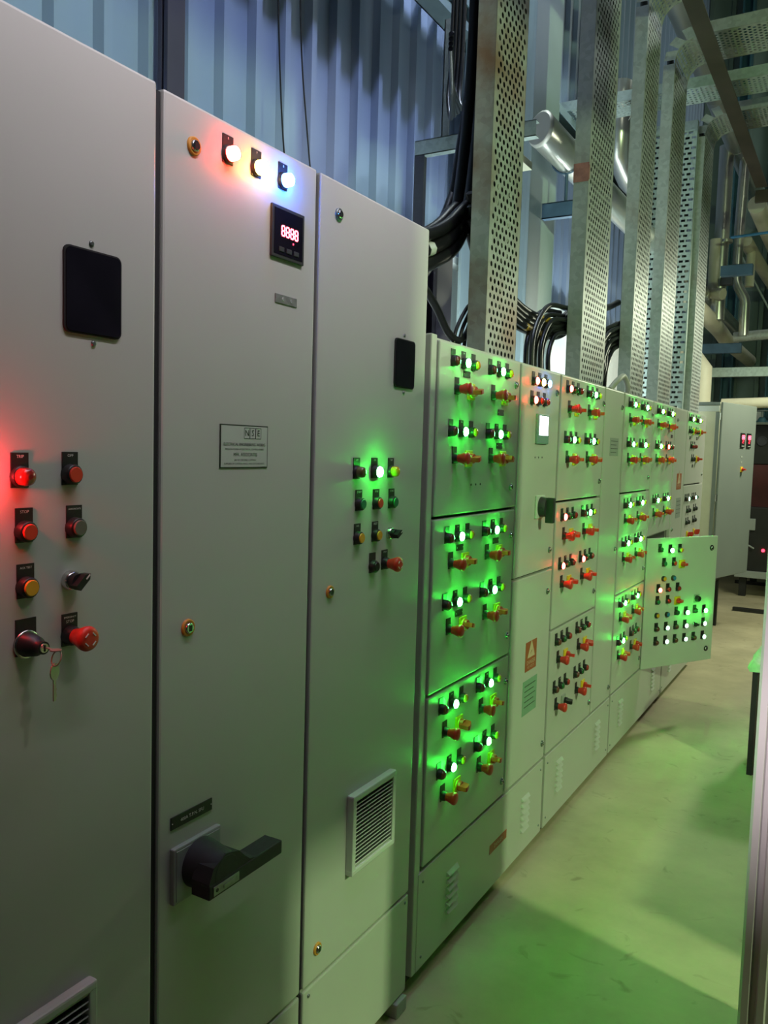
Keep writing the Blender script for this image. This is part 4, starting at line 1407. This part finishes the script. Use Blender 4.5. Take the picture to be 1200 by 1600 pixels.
# ------------------------------------------------------------------ machine at the far right
o = thing('machine', 'black and dark maroon machine standing beyond the far grey cabinet', 'machine', (-0.14, 11.0, 0))
part('body', MB().box(0, 1.6, 0, 1.2, 0.30, 1.62, bev=0.02), 'maroon', o)
part('top_housing', MB().box(-0.01, 1.62, -0.02, 1.2, 1.62, 2.10, bev=0.01), 'machblack', o)
part('top_plate', MB().box(-0.03, 1.64, -0.05, 1.22, 2.10, 2.13, bev=0.004), 'machgrey', o)
part('gauge', MB().lathe([(0, 0.06), (0.02, 0.06), (0.024, 0.05), (0.012, 0.045)], 20, T=Matrix.Translation((0.16, -0.02, 1.90)) @ Matrix.Rotation(-PI / 2, 4, 'Z')), 'darksteel', o)
part('lower_guard', MB().box(-0.02, 1.6, -0.16, 0.0, 0.32, 1.10, bev=0.01), 'machblack', o)
part('junction_box', MB().box(0.02, 0.16, -0.20, -0.16, 0.82, 0.96, bev=0.006), 'machgrey', o)
part('drain_pipe', MB().tube([(0.0, -0.20, 0.98), (-0.01, -0.20, 0.80), (-0.02, -0.20, 0.36)], 0.018, 10), 'creamp', o)
part('hose', MB().tube(smooth_path([(0.02, -0.20, 0.60), (0.08, -0.22, 0.64), (0.16, -0.2, 0.60)], 6), 0.010, 8), 'machgrey', o)
part('status_lamp', MB().lathe([(0, 0.02), (0.02, 0.018), (0.026, 0.008)], 14, T=Matrix.Translation((0.26, -0.16, 0.58)) @ Matrix.Rotation(-PI / 2, 4, 'Z')), 'digitlow', o)
part('base_frame', MB().box(-0.04, 1.6, -0.22, 1.2, 0.24, 0.32, bev=0.006), 'machgrey', o)
for x in (0.05, 1.5):
    for y in (-0.1, 1.1):
        part('leg', MB().box(x - 0.04, x + 0.04, y - 0.04, y + 0.04, 0, 0.24), 'machblack', o)
for k, (ya, xb) in enumerate(((9.72, 0.5), (11.9, 0.6))):
    tag(part('floor_channel', MB().box(-0.30 if k else -0.05, xb, ya, ya + 0.07, 0.0, 0.04, bev=0.004), 'machblack', None), ('near', 'far')[k] + ' black channel lying across the floor before the machine', 'floor channel')

# ------------------------------------------------------------------ right side: bin and pale steel cabinet edge
o = thing('steel_bin', 'narrow dark brown bin with a pale green liner at the right edge', 'bin', (0.67, 4.70, 0))
part('body', MB().box(0, 0.40, 0, 0.45, 0.0, 0.585, bev=0.006), 'browns', o)
part('corner_strip', MB().box(-0.006, 0.02, -0.006, 0.02, 0, 0.585), 'machblack', o)
mb = MB()
rr = random.Random(3)
n = 22
for a in range(2):
    pass
ring0, ring1, ring2 = [], [], []
per = [(x, -0.012) for x in [0.0, 0.08, 0.16, 0.24, 0.32, 0.40]] + [(0.412, y) for y in [0.02, 0.12, 0.22, 0.32, 0.44]] + [(x, 0.462) for x in [0.36, 0.28, 0.2, 0.12, 0.04]] + [(-0.012, y) for y in [0.44, 0.34, 0.24, 0.14, 0.05]]
for x, y in per:
    j = rr.uniform(-0.006, 0.010)
    ring0.append((x - (0.02 if x < 0.2 else -0.02) - j, y - (0.012 if y < 0.2 else -0.012), 0.565 + j))
    ring1.append((x, y, 0.606 + j * 1.5))
    ring2.append((0.2 + (x - 0.2) * 0.85, 0.22 + (y - 0.22) * 0.85, 0.592 + j))
q = len(per)
mb.add(ring0 + ring1 + ring2, [(k, (k + 1) % q, q + (k + 1) % q, q + k) for k in range(q)] + [(q + k, q + (k + 1) % q, 2 * q + (k + 1) % q, 2 * q + k) for k in range(q)] + [[2 * q + k for k in range(q)]], 0, True)
part('sheen', mb, 'palegreen', o)  # pale green ring added for the green light reflected along the top

o = thing('steel_partition', 'pale lilac-grey upright panel edge cut off by the right side of the picture', 'partition', (0.937, 1.92, 0))
part('panel', MB().box(0.006, 0.066, 0.0, 0.66, 0.04, 2.25, bev=0.004), 'lilac', o)
part('edge_post', MB().prism([(0.0, 0.03), (0.0, -0.012), (0.006, -0.02), (0.020, -0.02), (0.024, -0.012), (0.034, -0.012), (0.038, -0.02), (0.052, -0.02), (0.055, -0.010), (0.075, -0.010), (0.075, 0.03)], 0.0, 2.26, 'z'), 'lilac', o)
part('edge_post', MB().box(0.0, 0.075, 0.63, 0.68, 0.0, 2.26, bev=0.008), 'lilac', o)
part('bottom_rail', MB().box(0.0, 0.072, 0.02, 0.64, 0.0, 0.05, bev=0.004), 'lilac', o)
